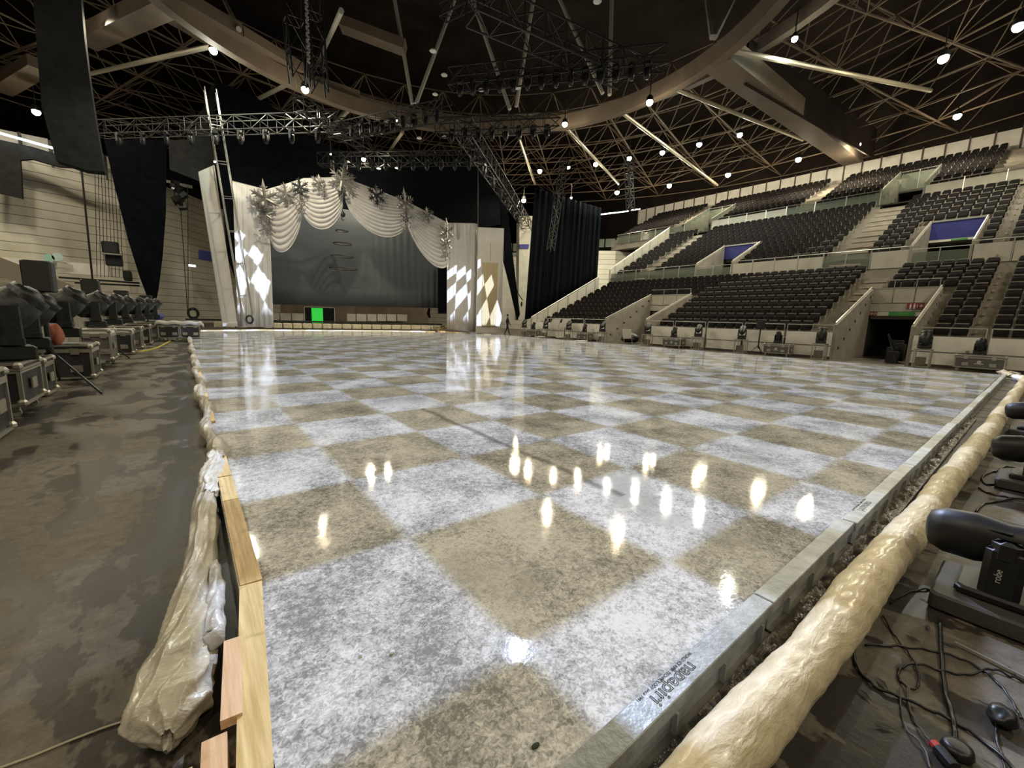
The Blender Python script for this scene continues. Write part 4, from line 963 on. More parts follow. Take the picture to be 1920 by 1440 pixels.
# ------------------------------------------------------------------ equipment
def flight_case(loc, w, d, h, rz, lab, m=CASEB, top=None, castor=True, logo=False, group='flight cases'):
    e = empty('flight_case', loc, rz, lab, 'flight case', group); z0 = .13 if castor else .02
    MB().box((0, 0, z0+h*.41), (w-.04, d-.04, h*.8)).build('body', m, e)
    MB().box((0, 0, z0+h*.905), (w-.03, d-.03, h*.17)).build('lid', top or m, e)
    b = MB(); t = .035
    for sx in (-1, 1):
        for sy in (-1, 1): b.box((sx*(w/2-t/2), sy*(d/2-t/2), z0+h/2), (t, t, h))
    for zz in (z0+t/2, z0+h*.79, z0+h*.84, z0+h-t/2):
        for s in (-1, 1): b.box((0, s*(d/2-t/3), zz), (w, t*.8, t*.9)); b.box((s*(w/2-t/3), 0, zz), (t*.8, d, t*.9))
    for _ in (0,):
        pass
    for sx in (-1, 1):
        for sy in (-1, 1):
            for zz in (z0+.04, z0+h-.04): b.ball((sx*(w/2-.02), sy*(d/2-.02), zz), .05, 6, 5)
    b.build('edge_trim', ALU, e)
    for s in (-1, 1):
        b = MB().box((s*w*.27, -d/2-.01, z0+h*.30), (.16, .015, .12)); b.box((s*w*.27, -d/2-.022, z0+h*.30), (.09, .02, .03)); b.build('handle', ALU, e)
        MB().box((s*w*.27, -d/2-.012, z0+h*.80), (.11, .015, .11)).build('latch', ALU, e)
        MB().box((s*(w/2+.01), 0, z0+h*.45), (.015, min(.2, d*.5), .13)).build('side_handle', ALU, e)
    if logo:
        b = MB().lathe([(.055, 0), (.055, .006)], (0, -d/2+.012, z0+h*.5), 'Y', 14); b.box((0, -d/2+.01, z0+h*.36), (.22, .012, .028)); b.build('white_logo', mat('case_logo', (.55, .54, .5), .6), e)
    if castor:
        for sx in (-1, 1):
            for sy in (-1, 1):
                c = MB().box((sx*(w/2-.1), sy*(d/2-.1), .10), (.07, .07, .06)).build('castor', ALU, e)
                MB().lathe([(.048, -.018), (.05, 0), (.048, .018)], (sx*(w/2-.1), sy*(d/2-.1), .05), 'Y', 10).build('wheel', mat('grey_wheel', (.25, .25, .24), .6), c)
    return e
def moving_head(loc, rz, tilt, lab, cover=False, sc=1.0, lens=False, group='moving head lights', badge=None, block=0):
    e = empty('moving_head', loc, rz, lab, 'stage light', group); m = RAINCOV if cover else BLACK
    b = MB().rbox((0, 0, .075), (.40*sc, .30*sc, .13*sc), .025); b.build('base', m, e)
    b = MB().rbox((0, 0, .17*sc), (.42*sc, .16*sc, .07*sc), .015)
    for s_ in (-1, 1):
        b.rbox((s_*.175*sc, 0, .33*sc), (.05*sc, .15*sc, .36*sc), .02)
    b.build('yoke', m, e)
    c0 = Vector((0, 0, .46*sc)); R = Matrix.Rotation(tilt, 3, 'X')
    hb = MB().lathe([(.05*sc, -.30*sc), (.10*sc, -.27*sc), (.145*sc, -.14*sc), (.15*sc, .05*sc), (.165*sc, .20*sc), (.16*sc, .25*sc), (.11*sc, .25*sc)], (0, 0, 0), 'Z', 16)
    if cover: 
        hb.ball((0, 0, -.02), (.19*sc, .2*sc, .32*sc), 14, 9)
    hb.v = [tuple(R @ Vector(v)+c0) for v in hb.v]; head = hb.build('head', m, e, smooth=True)
    if lens or not cover:
        l = MB().lathe([(.125*sc, 0), (.125*sc, .012)], (0, 0, .255*sc), 'Z', 14); l.v = [tuple(R @ Vector(v)+c0) for v in l.v]; l.build('lens', mat('lens_glass', (.25, .28, .3), .08, .3), head)
    return e
# left side row -------------------------------------------------------
LC = [((-2.72, 4.28, 0), .62, .62, .66, 0, 'nearest narrow upright case at the left frame edge', CASEB, False),
      ((-3.02, 5.75, 0), 1.12, .92, .52, 0, 'big black case with metal corners on the left, second from the camera', CASEB, True),
      ((-2.84, 7.1, 0), .6, .58, .55, 0, 'slim black case behind the speaker tripod pole', CASEB, False),
      ((-2.75, 9.1, 0), .95, .85, .62, 0, 'black case with three latches behind the tripod leg', CASEB, False),
      ((-2.48, 11.4, 0), .5, 1.0, .7, 0, 'grey worn case with castors, fifth along the left row', CASEG, True),
      ((-2.5, 14.4, 0), .8, .8, .7, 0, 'black case behind the worn grey one', CASEB, False),
      ((-2.4, 16.6, 0), .75, .9, .7, 0, 'case beside the yellow cable, left row', CASEG, False),
      ((-2.25, 18.6, 0), .7, .9, .72, 0, 'distant case second beyond the yellow cable', CASEB, False),
      ((-2.1, 20.8, 0), .7, .9, .74, 0, 'distant case third beyond the yellow cable', CASEG, False),
      ((-1.95, 23.2, 0), .7, .9, .76, 0, 'farthest case of the left row', CASEB, False)]
for loc, w, d, h, rz, lab, m, ca in LC: flight_case(loc, w, d, h, rz, lab, m, PANELM if 'worn' in lab else None, ca)
for x, lab in ((-1.42, 'left one of two cases under the cream cloth at the far end'), (-.72, 'right one of two cases under the cream cloth at the far end')): flight_case((x, 20.55, 0), .68, .7, .62, 0, lab, CASEB, None, True)
b = MB().grid(lambda u, v: Vector((-1.85+1.6*u, 20.1+.9*v, .80+.02*sin(u*20)+.015*sin(v*17)-.12*(abs(u-.5) > .47)-.1*(abs(v-.5) > .47))), 24, 12); tag(b.build('cream_cloth', WHITEC, smooth=True, solid=.03), 'cream cloth laid over the two cases at the far left end', 'cloth')
ML = [((-2.85, 4.3, .80), 1.0, -.9, 'black covered light at the left frame edge, nearest of the left row', 1.2), ((-2.62, 5.85, .66), .3, .85, 'large hooded black light standing on the big left case', 1.28), ((-2.7, 7.3, .69), .2, .8, 'hooded light behind the speaker pole', 1.15), ((-2.62, 9.1, .77), .1, .8, 'hooded light beside the orange cloth', 1.25), ((-2.5, 11.4, .85), .2, .85, 'hooded light on the worn grey case', 1.15), ((-2.5, 14.4, .84), .2, .8, 'hooded light sixth along the left row', 1.2), ((-2.4, 16.6, .84), .1, .8, 'hooded light above the yellow cable', 1.2), ((-2.25, 18.7, .86), .3, .8, 'distant hooded light second beyond the yellow cable', 1.2), ((-2.1, 20.9, .88), .2, .8, 'distant hooded light third beyond the yellow cable', 1.2), ((-1.95, 23.2, .9), .2, .8, 'farthest hooded light of the left row', 1.2)]
for loc, rz, tl, lab, sc in ML: moving_head(loc, rz+pi/2, tl, lab, True, sc, group='hooded lights on the left cases')
# dust covers and bags between the left lights
def lump(loc, r, m, lab, name, cat, seed=1, group=None):
    def fn(u, v):
        a = 2*pi*u; ph = pi*(v-.5); q = Vector((cos(a)*cos(ph), sin(a)*cos(ph), sin(ph))); nz = 1+.22*mnoise.noise(q*1.6+Vector((seed, 0, 0)))
        return Vector((q.x*r[0]*nz, q.y*r[1]*nz, max(-r[2]*.8, q.z*r[2]*nz)))
    o = MB().grid(fn, 24, 14).build(name, m, smooth=True); o.location = loc; return tag(o, lab, cat, group)
lump((-3.55, 6.6, .42), (.34, .5, .55), mat('grey_green_cover', (.10, .10, .08), .7, var=.15), 'grey green dust sheet heaped between the first two left lights', 'dust_sheet', 'dust sheet', 3)
lump((-2.62, 8.15, .83), (.10, .16, .20), mat('orange_cloth', (.30, .085, .04), .7), 'small orange brown cloth between two hooded lights', 'orange_cloth', 'cloth', 5)
lump((-2.0, 24.4, .95), (.35, .3, .2), mat('blue_bag', (.02, .04, .22), .5), 'blue bag lying at the end of the left row', 'blue_bag', 'bag', 8)
lump((-2.9, 22.2, 1.28), (.22, .2, .16), PAPER, 'white crumpled wrap on top of the distant left lights', 'white_wrap', 'wrap', 9)
def tripod_speaker(x, y, zt, w, h, d, lab, leg=None, lean=0):
    e = empty('speaker_stand', (x, y, 0), 0, 'black tripod stand under the '+lab, 'speaker stand', 'speaker stands on the left')
    MB().tube((0, 0, .4), (0, 0, zt-h), .035, 8).build('pole', BLACK, e)
    L = [(.62, -.5), (-.55, -.4), (-.05, .7)]
    if leg: L[0] = leg
    for lx, ly in L:
        MB().tube((0, 0, .62), (lx, ly, .02), .018, 6).build('leg', BLACK, e)
    MB().lathe([(.05, .56), (.05, .70)], n=8).build('collar', BLACK, e)
    s = empty('loudspeaker', (x, y, zt-h), lean, lab[0].upper()*0+lab, 'loudspeaker', 'loudspeakers on stands')
    MB().rbox((0, 0, h/2), (w, d, h), .03).build('cabinet', BLACK, s); MB().box((0, -d/2-.006, h/2), (w-.04, .012, h-.04)).build('grille', mat('speaker_grille', (.03, .03, .03), .7, var=.3, vs=60), s)
tripod_speaker(-2.66, 7.9, 2.01, .33, .48, .33, 'largest loudspeaker, nearest on the left', (.68, -1.15), .0)
tripod_speaker(-2.72, 13.2, 2.0, .34, .46, .3, 'middle loudspeaker on the left, second from the camera')
tripod_speaker(-2.75, 20.4, 1.98, .42, .62, .4, 'left one of the distant loudspeaker pair')
tripod_speaker(-2.1, 21.6, 1.86, .42, .55, .4, 'right one of the distant loudspeaker pair')
yc_ = [Z(237, 660, .015), Z(262, 659, .015), Z(280, 656, .015), Z(295, 652, .015), Z(322, 638, .015), Z(345, 636, .015), Z(365, 636, .015)]
tag(MB().path(yc_, .025, 5).build('yellow_cable', mat('yellow_cable', (.50, .42, .06), .5)), 'yellow cable on the floor by the left cases', 'cable')
# right side row ------------------------------------------------------
def stand_frame(loc, rz, lab, h=.70):
    e = empty('equipment_stand', loc, rz, lab, 'stand', 'metal frame stands along the right wall')
    for sx in (-1, 1):
        for sy in (-1, 1): MB().box((sx*.22, sy*.22, h/2), (.035, .035, h)).build('leg', ALU, e)
    b = MB()
    b.box((0, -.22, h/2), (.03, .03, h))
    for zz in (.05, h-.015):
        for s in (-1, 1): b.box((0, s*.22, zz), (.47, .03, .03)); b.box((s*.22, 0, zz), (.03, .47, .03))
    b.build('rails', ALU, e); MB().box((0, 0, h), (.48, .48, .02)).build('top', CASEG, e); MB().box((.02, .04, .25), (.3, .26, .3)).build('ballast', mat('ballast_grey', (.15, .14, .12), .7), e)
def onx(px, x=21.25): return Xp(px, 640, x).y
CR_ = [(1845, 'rightmost large case with white logo under the right stand', 1.15), (1462, 'large logo case left of the near tunnel', 1.05), (1268, 'logo case right of the white boards', 1.0), (1170-2, 'distant case beside the far black light', .9)]
for px, lab, w in ((1845, 'rightmost large grey case with white logo by the stand wall', 1.22), (1461, 'grey logo case left of the near tunnel', 1.1), (1264, 'grey logo case right of the far tunnel', 1.12), (1096, 'grey case left of the far tunnel, under a black light', 1.0), (1000, 'farthest grey case by the slope of the side parapet', 1.1)):
    y = onx(px, 21.3); flight_case((21.3, y, 0), w, .6, .46, -pi/2, lab, CASEG, None, True, px > 1200, 'flight cases along the right wall')
    moving_head((21.3, y+.05, .60), pi/2, .5 if px < 1400 else 2.9, 'black light standing on the '+lab, px == 1845, .8, px < 1500, 'lights along the right wall')
for px, lab in ((1735, 'right of the near tunnel'), (1539, 'just left of the near tunnel wall'), (1390, 'middle of the wall between the tunnels'), (1308, 'left of the middle of the wall between the tunnels'), (1213, 'just right of the far tunnel'), (1128, 'just left of the far tunnel'), (1065, 'second left of the far tunnel'), (1022, 'third left of the far tunnel'), (982, 'farthest, beside the black drape foot')):
    y = onx(px, 21.2); stand_frame((21.2, y, 0), 0, 'bare metal frame stand '+lab)
    moving_head((21.2, y, .71), pi/2+.3, 1.0 if px < 1500 else .3, 'black light on the frame stand '+lab, px > 1500, .95, px < 1500, 'lights along the right wall')
e = empty('speaker_stand', (21.35, onx(1423, 21.35), 0), 0, 'black tripod with small speaker between stand lights on the right', 'speaker stand')
MB().tube((0, 0, .3), (0, 0, 1.3), .03, 6).build('pole', BLACK, e)
for a in (0, 2.1, 4.2): MB().tube((0, 0, .45), (.4*cos(a), .4*sin(a), .02), .015, 5).build('leg', BLACK, e)
tag(MB().rbox((21.35, onx(1423, 21.35), 1.5), (.3, .3, .42), .03).build('loudspeaker', BLACK), 'small black loudspeaker on the tripod by the right wall', 'loudspeaker')
# two boards, a chair-like stand and tunnel clutter
for i, (x0, y0, x1, y1, sl_, lab) in enumerate(((1031, 613, 1046, 598, 5, 'left tilted white board by the side parapet'), (1052, 613, 1066, 597, 4, 'right tilted white board by the side parapet'), (1168, 635, 1183, 617, -1, 'upright white board in the mouth of the far tunnel'))):
    X = 21.4; pts = [Xp(x0, y0, X), Xp(x1, y0, X), Xp(x1+sl_, y1, X), Xp(x0+sl_, y1, X)]
    e = empty('white_board', (X, pts[0].y, 0), 0, lab, 'board', 'white boards by the right wall'); off = Vector((X, pts[0].y, 0))
    MB().slab([v-off for v in pts], (.05, 0, 0)).build('sheet', PAPER, e)
    for v in (pts[0], pts[1]): MB().tube(Vector(v)-off+Vector((.06, 0, .6)), Vector((v.x, v.y, 0))-off+Vector((.15, 0, 0)), .02, 5).build('easel_leg', ALU, e)
b = MB()
for i in range(5): b.box((22.6+.3*i, 1.75+.1*sin(i*2), .25+.1*i % .5), (.3, .35, .5+.12*(i % 3)))
b.tube((22.4, 1.6, .1), (22.7, 2.0, 1.1), .03, 5); b.tube((22.8, 1.5, .1), (22.5, 2.0, 1.2), .03, 5)
tag(b.build('equipment_pile', BLACK), 'dark equipment pile inside the near tunnel mouth', 'equipment pile')
lump((22.4, 14.9, .35), (.5, .6, .35), BLACK, 'dark heap of gear in the mouth of the far tunnel', 'gear_heap', 'gear heap', 11)

# near lower right: lights, base block, cables -------------------------
def near_head(x, y, rz, tilt, lab, badge=True, sc=1.15):
    e = empty('moving_head', (x, y, 0), rz, lab, 'stage light', 'black stage lights in the lower right foreground')
    IR = Matrix.Rotation(-rz, 3, 'Z'); S_ = sc
    def fin(b): b.v = [tuple(Vector(v)*S_) for v in b.v]; return b
    b = MB().rbox((0, 0, .04), (.42, .36, .075), .015, IR); fin(b).build('base_plate', mat('base_plate_grey', (.055, .05, .045), .6, var=.2), e)
    b = MB().rbox((0, 0, .095), (.26, .24, .04), .018, IR); fin(b).build('base', BLACK, e)
    y1 = None
    for sx in (1, -1):
        a = MB().rbox((sx*.098, 0, .20), (.045, .115, .22), .02); a.rbox((sx*.098, 0, .30), (.052, .09, .09), .03); o = fin(a).build('yoke_arm', BLACK, e, smooth=False)
        y1 = y1 or o
    if badge:
        c = bpy.data.curves.new('badge', 'FONT'); c.body = 'robe'; c.size = .03*sc; c.extrude = .0003; c.align_x = 'CENTER'; c.align_y = 'CENTER'
        tmp = bpy.data.objects.new('b', c); COL.objects.link(tmp); me = bpy.data.meshes.new_from_object(tmp.evaluated_get(bpy.context.evaluated_depsgraph_get())); bpy.data.objects.remove(tmp)
        o = bpy.data.objects.new('badge_lettering', me); COL.objects.link(o); me.materials.clear(); me.materials.append(mat('pale_badge', (.55, .54, .50), .5)); o.parent = y1
        o.location = (.1215*sc, -.01*sc, .20*sc); o.rotation_euler = Matrix(((0, 0, 1), (0, -1, 0), (1, 0, 0))).to_euler()
    R = Matrix.Rotation(tilt, 3, 'X'); c0 = Vector((0, -.03, .30))
    def place(b): b.v = [tuple((R @ Vector((v[0]*.80, v[1], v[2]))+c0)*S_) for v in b.v]; return b
    prof = [(.04, -.212), (.075, -.20), (.098, -.155), (.104, -.06), (.084, .03), (.092, .10), (.10, .17), (.094, .215), (.06, .225)]
    h = place(MB().lathe(prof, n=28)).build('head', BLACK, e, smooth=True)
    f = MB()
    for k in range(-2, 3): f.box((0, k*.03, -.06), (.15, .006, .20))
    place(f).build('cooling_fin', BLACK, h)
    place(MB().lathe([(.085, 0), (.085, .006)], (0, 0, .222), 'Z', 20)).build('lens', mat('lens_glass', (.25, .28, .3), .08, .3), h)
    return e
near_head(2.10, -2.085, pi, -1.5, 'nearest black moving light with pale lettering on its arm, lower right')
near_head(4.85, -2.17, pi, -1.45, 'second black moving light behind the nearest, cut by the right edge', False)
near_head(7.9, -2.14, pi, -1.4, 'third black moving light, small at the right edge by the pipe', False)
# cables on the wet floor
def cable(pts, r, lab, z=.008, name='cable', m=None, group='black cables in the lower right'):
    P_ = [Z(px, py, z) for px, py in pts]
    # smooth with Catmull-Rom
    Q = []
    for i in range(len(P_)-1):
        a, b_, c, d = P_[max(i-1, 0)], P_[i], P_[i+1], P_[min(i+2, len(P_)-1)]
        for k in range(6):
            t = k/6; Q.append(.5*((2*b_)+(c-a)*t+(2*a-5*b_+4*c-d)*t*t+(3*b_-a-3*c+d)*t**3)+Vector((0, 0, .004*sin(i*2+k))))
    Q.append(P_[-1]); return tag(MB().path(Q, r, 6).build(name, m or RUBBER, smooth=True), lab, 'cable', group)
cable([(1600, 1205), (1606, 1248), (1640, 1285), (1690, 1308), (1760, 1338), (1830, 1378), (1900, 1440), (1930, 1470)], .006, 'thick black cable sweeping from the pipe to the bottom right corner')
cable([(1622, 1210), (1680, 1211), (1740, 1218), (1800, 1235), (1850, 1262), (1885, 1295), (1905, 1330), (1915, 1345)], .0045, 'black cable arching from the pipe to the dark plug on the right')
cable([(1655, 1155), (1680, 1195), (1705, 1225), (1720, 1255), (1722, 1285), (1708, 1292)], .0035, 'thin black cable dropping from the pipe towards the loop')
cable([(1700, 1290), (1685, 1270), (1690, 1252), (1720, 1245), (1770, 1258), (1815, 1264), (1860, 1255), (1900, 1270), (1930, 1280)], .0045, 'black cable making an open loop in the middle of the tangle')
cable([(1700, 1290), (1704, 1320), (1715, 1350), (1735, 1380), (1747, 1394)], .0035, 'thin grey cable leading to the red ended connector', m=mat('grey_cable', (.08, .075, .07), .5))
cable([(1762, 1165), (1766, 1230), (1772, 1290), (1785, 1340), (1790, 1370), (1792, 1400)], .008, 'thickest straight black cable running down from the base block')
cable([(1687, 1290), (1690, 1330), (1700, 1365), (1730, 1400), (1745, 1440)], .003, 'dull grey cord in the bottom tangle', m=mat('grey_cable', (.08, .075, .07), .5))
cable([(1760, 1108), (1735, 1104), (1700, 1112), (1670, 1130)], .004, 'short black cable between the base block and the pipe')
cable([(1872, 1345), (1868, 1380), (1880, 1420), (1885, 1450)], .004, 'cable below the dark plug at the bottom right')
for k, (pts, lab) in enumerate((([(1905, 908), (1880, 905), (1850, 908), (1842, 895), (1860, 885), (1885, 882), (1915, 890)], 'coiled cable by the second moving light'), ([(1835, 915), (1855, 925), (1890, 932), (1930, 938)], 'cable lying under the second moving light'), ([(1865, 885), (1885, 875), (1905, 878), (1920, 885)], 'thin arc of cable behind the second moving light'), ([(1830, 960), (1845, 945), (1870, 940), (1900, 935)], 'cable fork in front of the second moving light'))): cable(pts, .008, lab)
p = Z(1760, 1405, .02); e = empty('cable_connector', p, 0, 'black cable connector with a red ring, bottom right', 'connector'); q = Z(1790, 1440, .02)-p
MB().tube((0, 0, 0), q, .018, 12).build('body', RUBBER, e); MB().tube(-q*.35, (0, 0, 0), .014, 12).build('red_ring', mat('red_ring', (.45, .03, .02), .4), e)
p = Z(1795, 1408, .012); o = MB().lathe([(.035, -.01), (.04, 0), (.035, .02), (.02, .022)], n=18).build('round_connector', RUBBER, smooth=True); o.location = p; tag(o, 'round black socket beside the red ringed connector', 'connector')
lump(Z(1880, 1342, .03), (.05, .04, .03), RUBBER, 'dark plug lump at the end of the arching cable', 'cable_plug', 'plug', 13)
lump(Z(1888, 856, .03), (.05, .05, .03), RUBBER, 'round dark object on the floor behind the second moving light', 'rubber_plug', 'plug', 14)
for i, (px, py) in enumerate(((1738, 1176), (1712, 1198), (1690, 1250), (1655, 1280), (1655, 1360), (1895, 1257), (1780, 1210), (1600, 1180), (1620, 1300))):
    p = Z(px, py, .006); a = i*1.3; b = MB().add([(.03*cos(a), .03*sin(a), 0), (.008*cos(a+1.6), .008*sin(a+1.6), .004), (-.026*cos(a+.3), -.026*sin(a+.3), .001), (.012*cos(a-1.6), .012*sin(a-1.6), .003)], [(0, 1, 2, 3)])
    o = b.build('fallen_leaf', MATS['dark_leaf'], solid=.001); o.location = p
    tag(o, 'dark leaf scrap '+['nearest the base block corner', 'left of the one nearest the base block', 'beside the open cable loop', 'inside the long cable sweep', 'low on the wet floor by the cable sweep', 'at the right on the pale patch', 'below the base block', 'close under the wrapped pipe', 'beside the pipe lower down'][i], 'leaf scrap', 'leaf scraps on the wet floor')
# metal-lipped kerb strip behind the near light
tag(MB().beam(Z(1790, 1205, .01), Z(1960, 1290, .01), .01, .012).build('floor_strip', RAILM), 'thin metal strip on the floor in front of the base block', 'floor strip')

# far white rail: wrapped low barrier pieces beyond the ice --------------
xs = [400+i*21 for i in range(3)]+[492+i*18.5 for i in range(18)]
names = 0
for i, px in enumerate(xs):
    a, c = Yp(px+1.5, 610, 33.0), Yp(px+ (18 if px > 480 else 19), 610, 33.0)
    o = MB().rbox(((a.x+c.x)/2, 33.0, .36), (abs(c.x-a.x), .35, .38), .05).build('wrapped_block', mat('cream_wrap', (.66, .60, .44), .55, var=.2, vs=6))
    tag(o, f'low cream wrapped block beyond the ice, {ORD[i]} from the left', 'wrapped block', 'cream wrapped blocks beyond the ice')
tag(MB().mm((-.8, 33.3, .62), (18.4, 33.6, .74)).build('black_rail', BLACK), 'long black rail above the cream blocks beyond the ice', 'rail')
b = MB().beam(Yp(826, 620, 32), Yp(838, 611, 32), .12, .08); b.beam(Yp(820, 618, 32), Yp(838, 614, 32), .12, .08); tag(b.build('timber_offcut', WOOD), 'crossed yellow timber pieces at the foot of the right portal leg', 'plank')
for i, (px, py, w) in enumerate(((620, 620.5, .5), (806, 622.6, .6), (912, 627.5, .7), (1012, 632, .8), (1052, 633, .9), (1090, 640, .9))):
    p = Z(px, py, .11); o = MB().rbox((0, 0, .02), (w, .3, .05), .02).build('foam_scrap', PAPER if i != 1 else WOOD); o.location = p
    tag(o, ['small pale scrap on the far edge of the ice, left of centre', 'small tan scrap on the far edge left of the right leg', 'flat pale strip at the foot of the right flat panel', 'dark framed strip along the far right ice edge', 'pale board on the ground by the tilted white boards', 'long pale strip along the right edge of the ice'][i], 'scrap', 'pale scraps along the ice edge')

# ------------------------------------------------------------------ person at the far right of the portal
def person(loc, rz):
    v = [(0, 0, .93), (0, .0, 1.12), (0, .01, 1.36), (0, .0, 1.47), (0, -.02, 1.56),
         (.09, 0, .90), (.11, -.13, .50), (.12, -.22, .09), (.12, -.36, .04), (-.09, 0, .90), (-.10, .10, .50), (-.11, .30, .10), (-.11, .20, .04),
         (.17, 0, 1.38), (.24, .06, 1.12), (.25, -.02, .88), (.25, -.05, .80), (-.17, 0, 1.38), (-.24, -.05, 1.12), (-.24, -.17, .90), (-.24, -.21, .83)]
    e_ = [(0, 1), (1, 2), (2, 3), (3, 4), (0, 5), (5, 6), (6, 7), (7, 8), (0, 9), (9, 10), (10, 11), (11, 12), (2, 13), (13, 14), (14, 15), (15, 16), (2, 17), (17, 18), (18, 19), (19, 20)]
    rad = [.13, .125, .14, .055, .05, .09, .062, .042, .035, .09, .062, .042, .035, .065, .048, .036, .028, .065, .048, .036, .028]
    me = bpy.data.meshes.new('person'); me.from_pydata(v, e_, []); o = bpy.data.objects.new('person', me); COL.objects.link(o)
    md = o.modifiers.new('skin', 'SKIN'); o.modifiers.new('sub', 'SUBSURF').levels = 1; o.modifiers['sub'].render_levels = 1
    sv = me.skin_vertices[0].data
    for i, r in enumerate(rad): sv[i].radius = (r, r*.8); sv[i].use_root = (i == 0)
    me.materials.append(mat('dark_clothes', (.012, .013, .02), .8)); o.location = loc; o.rotation_euler = (0, 0, rz)
    h = MB().ball((0, -.025, 1.66), (.075, .092, .115), 14, 10); h.ball((0, -.118, 1.645), (.014, .02, .022), 6, 5); h.ball((.077, -.02, 1.65), (.01, .02, .03), 6, 4); h.ball((-.077, -.02, 1.65), (.01, .02, .03), 6, 4); h.build('head', mat('skin', (.26, .16, .11), .6), o, smooth=True)
    MB().ball((0, .005, 1.69), (.085, .095, .105), 12, 8).build('hair', mat('dark_hair', (.012, .01, .01), .7), o, smooth=True)
    b = MB()
    for s_, hx, hy, hz in ((1, .25, -.06, .77), (-1, -.24, -.225, .80)):
        for q in range(4): b.tube((hx, hy+.018*(q-1.5), hz), (hx-.012*s_, hy+.018*(q-1.5), hz-.085+.008*abs(q-1.5)), .009, 5, .007)
        b.tube((hx-.02*s_, hy-.03, hz+.02), (hx-.03*s_, hy-.05, hz-.03), .010, 5, .008)
    b.build('fingers', MATS['skin'], o)
    return tag(o, 'person in dark clothes walking beside the right end of the portal', 'person')
pp = Z(951, 628.5, 0); person((pp.x, pp.y, 0), 1.2)
# ------------------------------------------------------------------ lamps
LAMPS = [(1157, 361, 17.2, 'w', 'left one of the warm lamps along the roof edge over the stand'), (1255, 348, 17.2, 'w', 'second warm lamp along the roof edge'), (1365, 328, 17.2, 'w', 'third warm lamp along the roof edge'), (1497, 299, 17.2, 'w', 'fourth warm lamp along the roof edge'), (1608, 272, 17.2, 'w', 'lamp at the foot of the big box girder'), (1795, 218, 17.2, 'w', 'warm lamp low at the far right of the roof'),
    (1012, 321, 16, 'w', 'small lamp left in the row over the wide black drape'), (982, 376, 15, 'w', 'lamp just right of the diagonal black truss foot'), (1117, 308, 16.5, 'r', 'reddish lamp over the hanging speaker frame'), (1066, 314, 16.5, 'w', 'small white lamp over the vertical dark truss'), (1180, 297, 16.5, 'c', 'greenish white lamp, first of the inner row'), (1242, 286, 16.5, 'c', 'second lamp of the inner row'), (1311, 271, 16.5, 'c', 'third lamp of the inner row'), (1387, 253, 16.5, 'c', 'fourth lamp of the inner row'),
    (1490, 73, 16.5, 'c', 'green white lamp high on the right'), (1769, 110, 16.5, 'w', 'large warm lamp in the upper right'), (1910, 50, 16.5, 'c', 'blue white lamp at the top right corner'), (1059, 233, 14.4, 'w', 'warm lamp under the left end of the ring beam'), (1218, 192, 14.2, 'w', 'large warm lamp under the middle of the ring beam'),
    (572, 168, 14, 'w', 'brightest warm lamp left of centre'), (400, 95, 15, 'c', 'bright white lamp at the upper left'), (68, 210, 15, 'w', 'orange tinted lamp at the far left'), (682, 299, 13, 'w', 'white lamp just over the portal drape'), (620, 289, 13, 'c', 'small white spot left of the lamp over the portal'), (744, 226, 13, 'w', 'tiny spot on the truss above the portal'), (403, 303, 9.6, 'c', 'small sparkling lamp on the lattice mast beside the cream slab'), (888, 278, 13, 'c', 'small white spot at the right end of the low truss'), (1071, 371, 14, 'w', 'tiny lamp at the top of the wide black drape')]
BIG = {1059: 1, 1218: 1.2, 572: 1.2, 400: 1.1, 1769: 1.2, 682: .8, 620: .3, 744: .3, 403: .35, 888: .35, 1071: .4, 1066: .6, 1910: 1.2}
TC = {'w': (1, .80, .50), 'c': (.90, 1, .88), 'r': (1, .72, .55)}
for px, py, z, c, lab in LAMPS:
    s = BIG.get(px, .9); pos = Z(px, py, z); dist = (pos-CC).length
    r = .0055*dist*s
    e = empty('arena_lamp', pos, 0, lab, 'lamp', 'lit lamps under the roof')
    MB().lathe([(r*.5, r*1.9), (r*.9, r*1.4), (r*1.05, r*.5), (r*1.1, r*.35)], n=14).build('housing', DTRUSS, e, smooth=True)
    MB().ball((0, 0, 0), r*.95, 12, 8).build('bulb', emis('bulb_'+c, TC[c], 60), e, smooth=True)
    MB().tube((0, 0, r*1.8), (0, 0, r*1.8+1.2), .03, 5).build('hanger', DTRUSS, e)
def lamp(loc, w, col, r=.3, kind='SPOT'):
    l = bpy.data.lights.new('lamp_light', kind); l.energy = w; l.color = col; l.shadow_soft_size = r
    o = bpy.data.objects.new('lamp_light', l); COL.objects.link(o); o.location = loc
    if kind == 'SPOT': l.spot_size = R_(156); l.spot_blend = .35
    if kind == 'SPOT' and w > 300: lamp(loc, w*.10, col, r, 'POINT')
    return o
HOUSE = .92
WARM = (1, .88, .635)
for px, py, z, c, lab in LAMPS:
    s = BIG.get(px, .9)
    if s < .5: continue
    pos = Z(px, py, z)
    lamp(pos-Vector((0, 0, .9*s)), 1500*s*HOUSE, WARM if c != 'c' else (.95, .98, .82), .12)
    if py in (361, 348, 328, 299, 272, 218): lamp(pos-Vector((-1.5, 0, .7)), 260, WARM, .15, 'POINT')  # extra point light added beside each roof-edge lamp to brighten the back wall
# unseen lamps added overhead for portal and seats, some to brighten the end walls
for x, y in ((-8, -10), (2, -14), (14, -12), (-10, 2), (24, -8), (-12, 14), (-3, 32), (-14, 34), (-9, 30), (36, -6), (30, 36)):
    lamp((x, y, 16.5), 2100*HOUSE, WARM, .5)

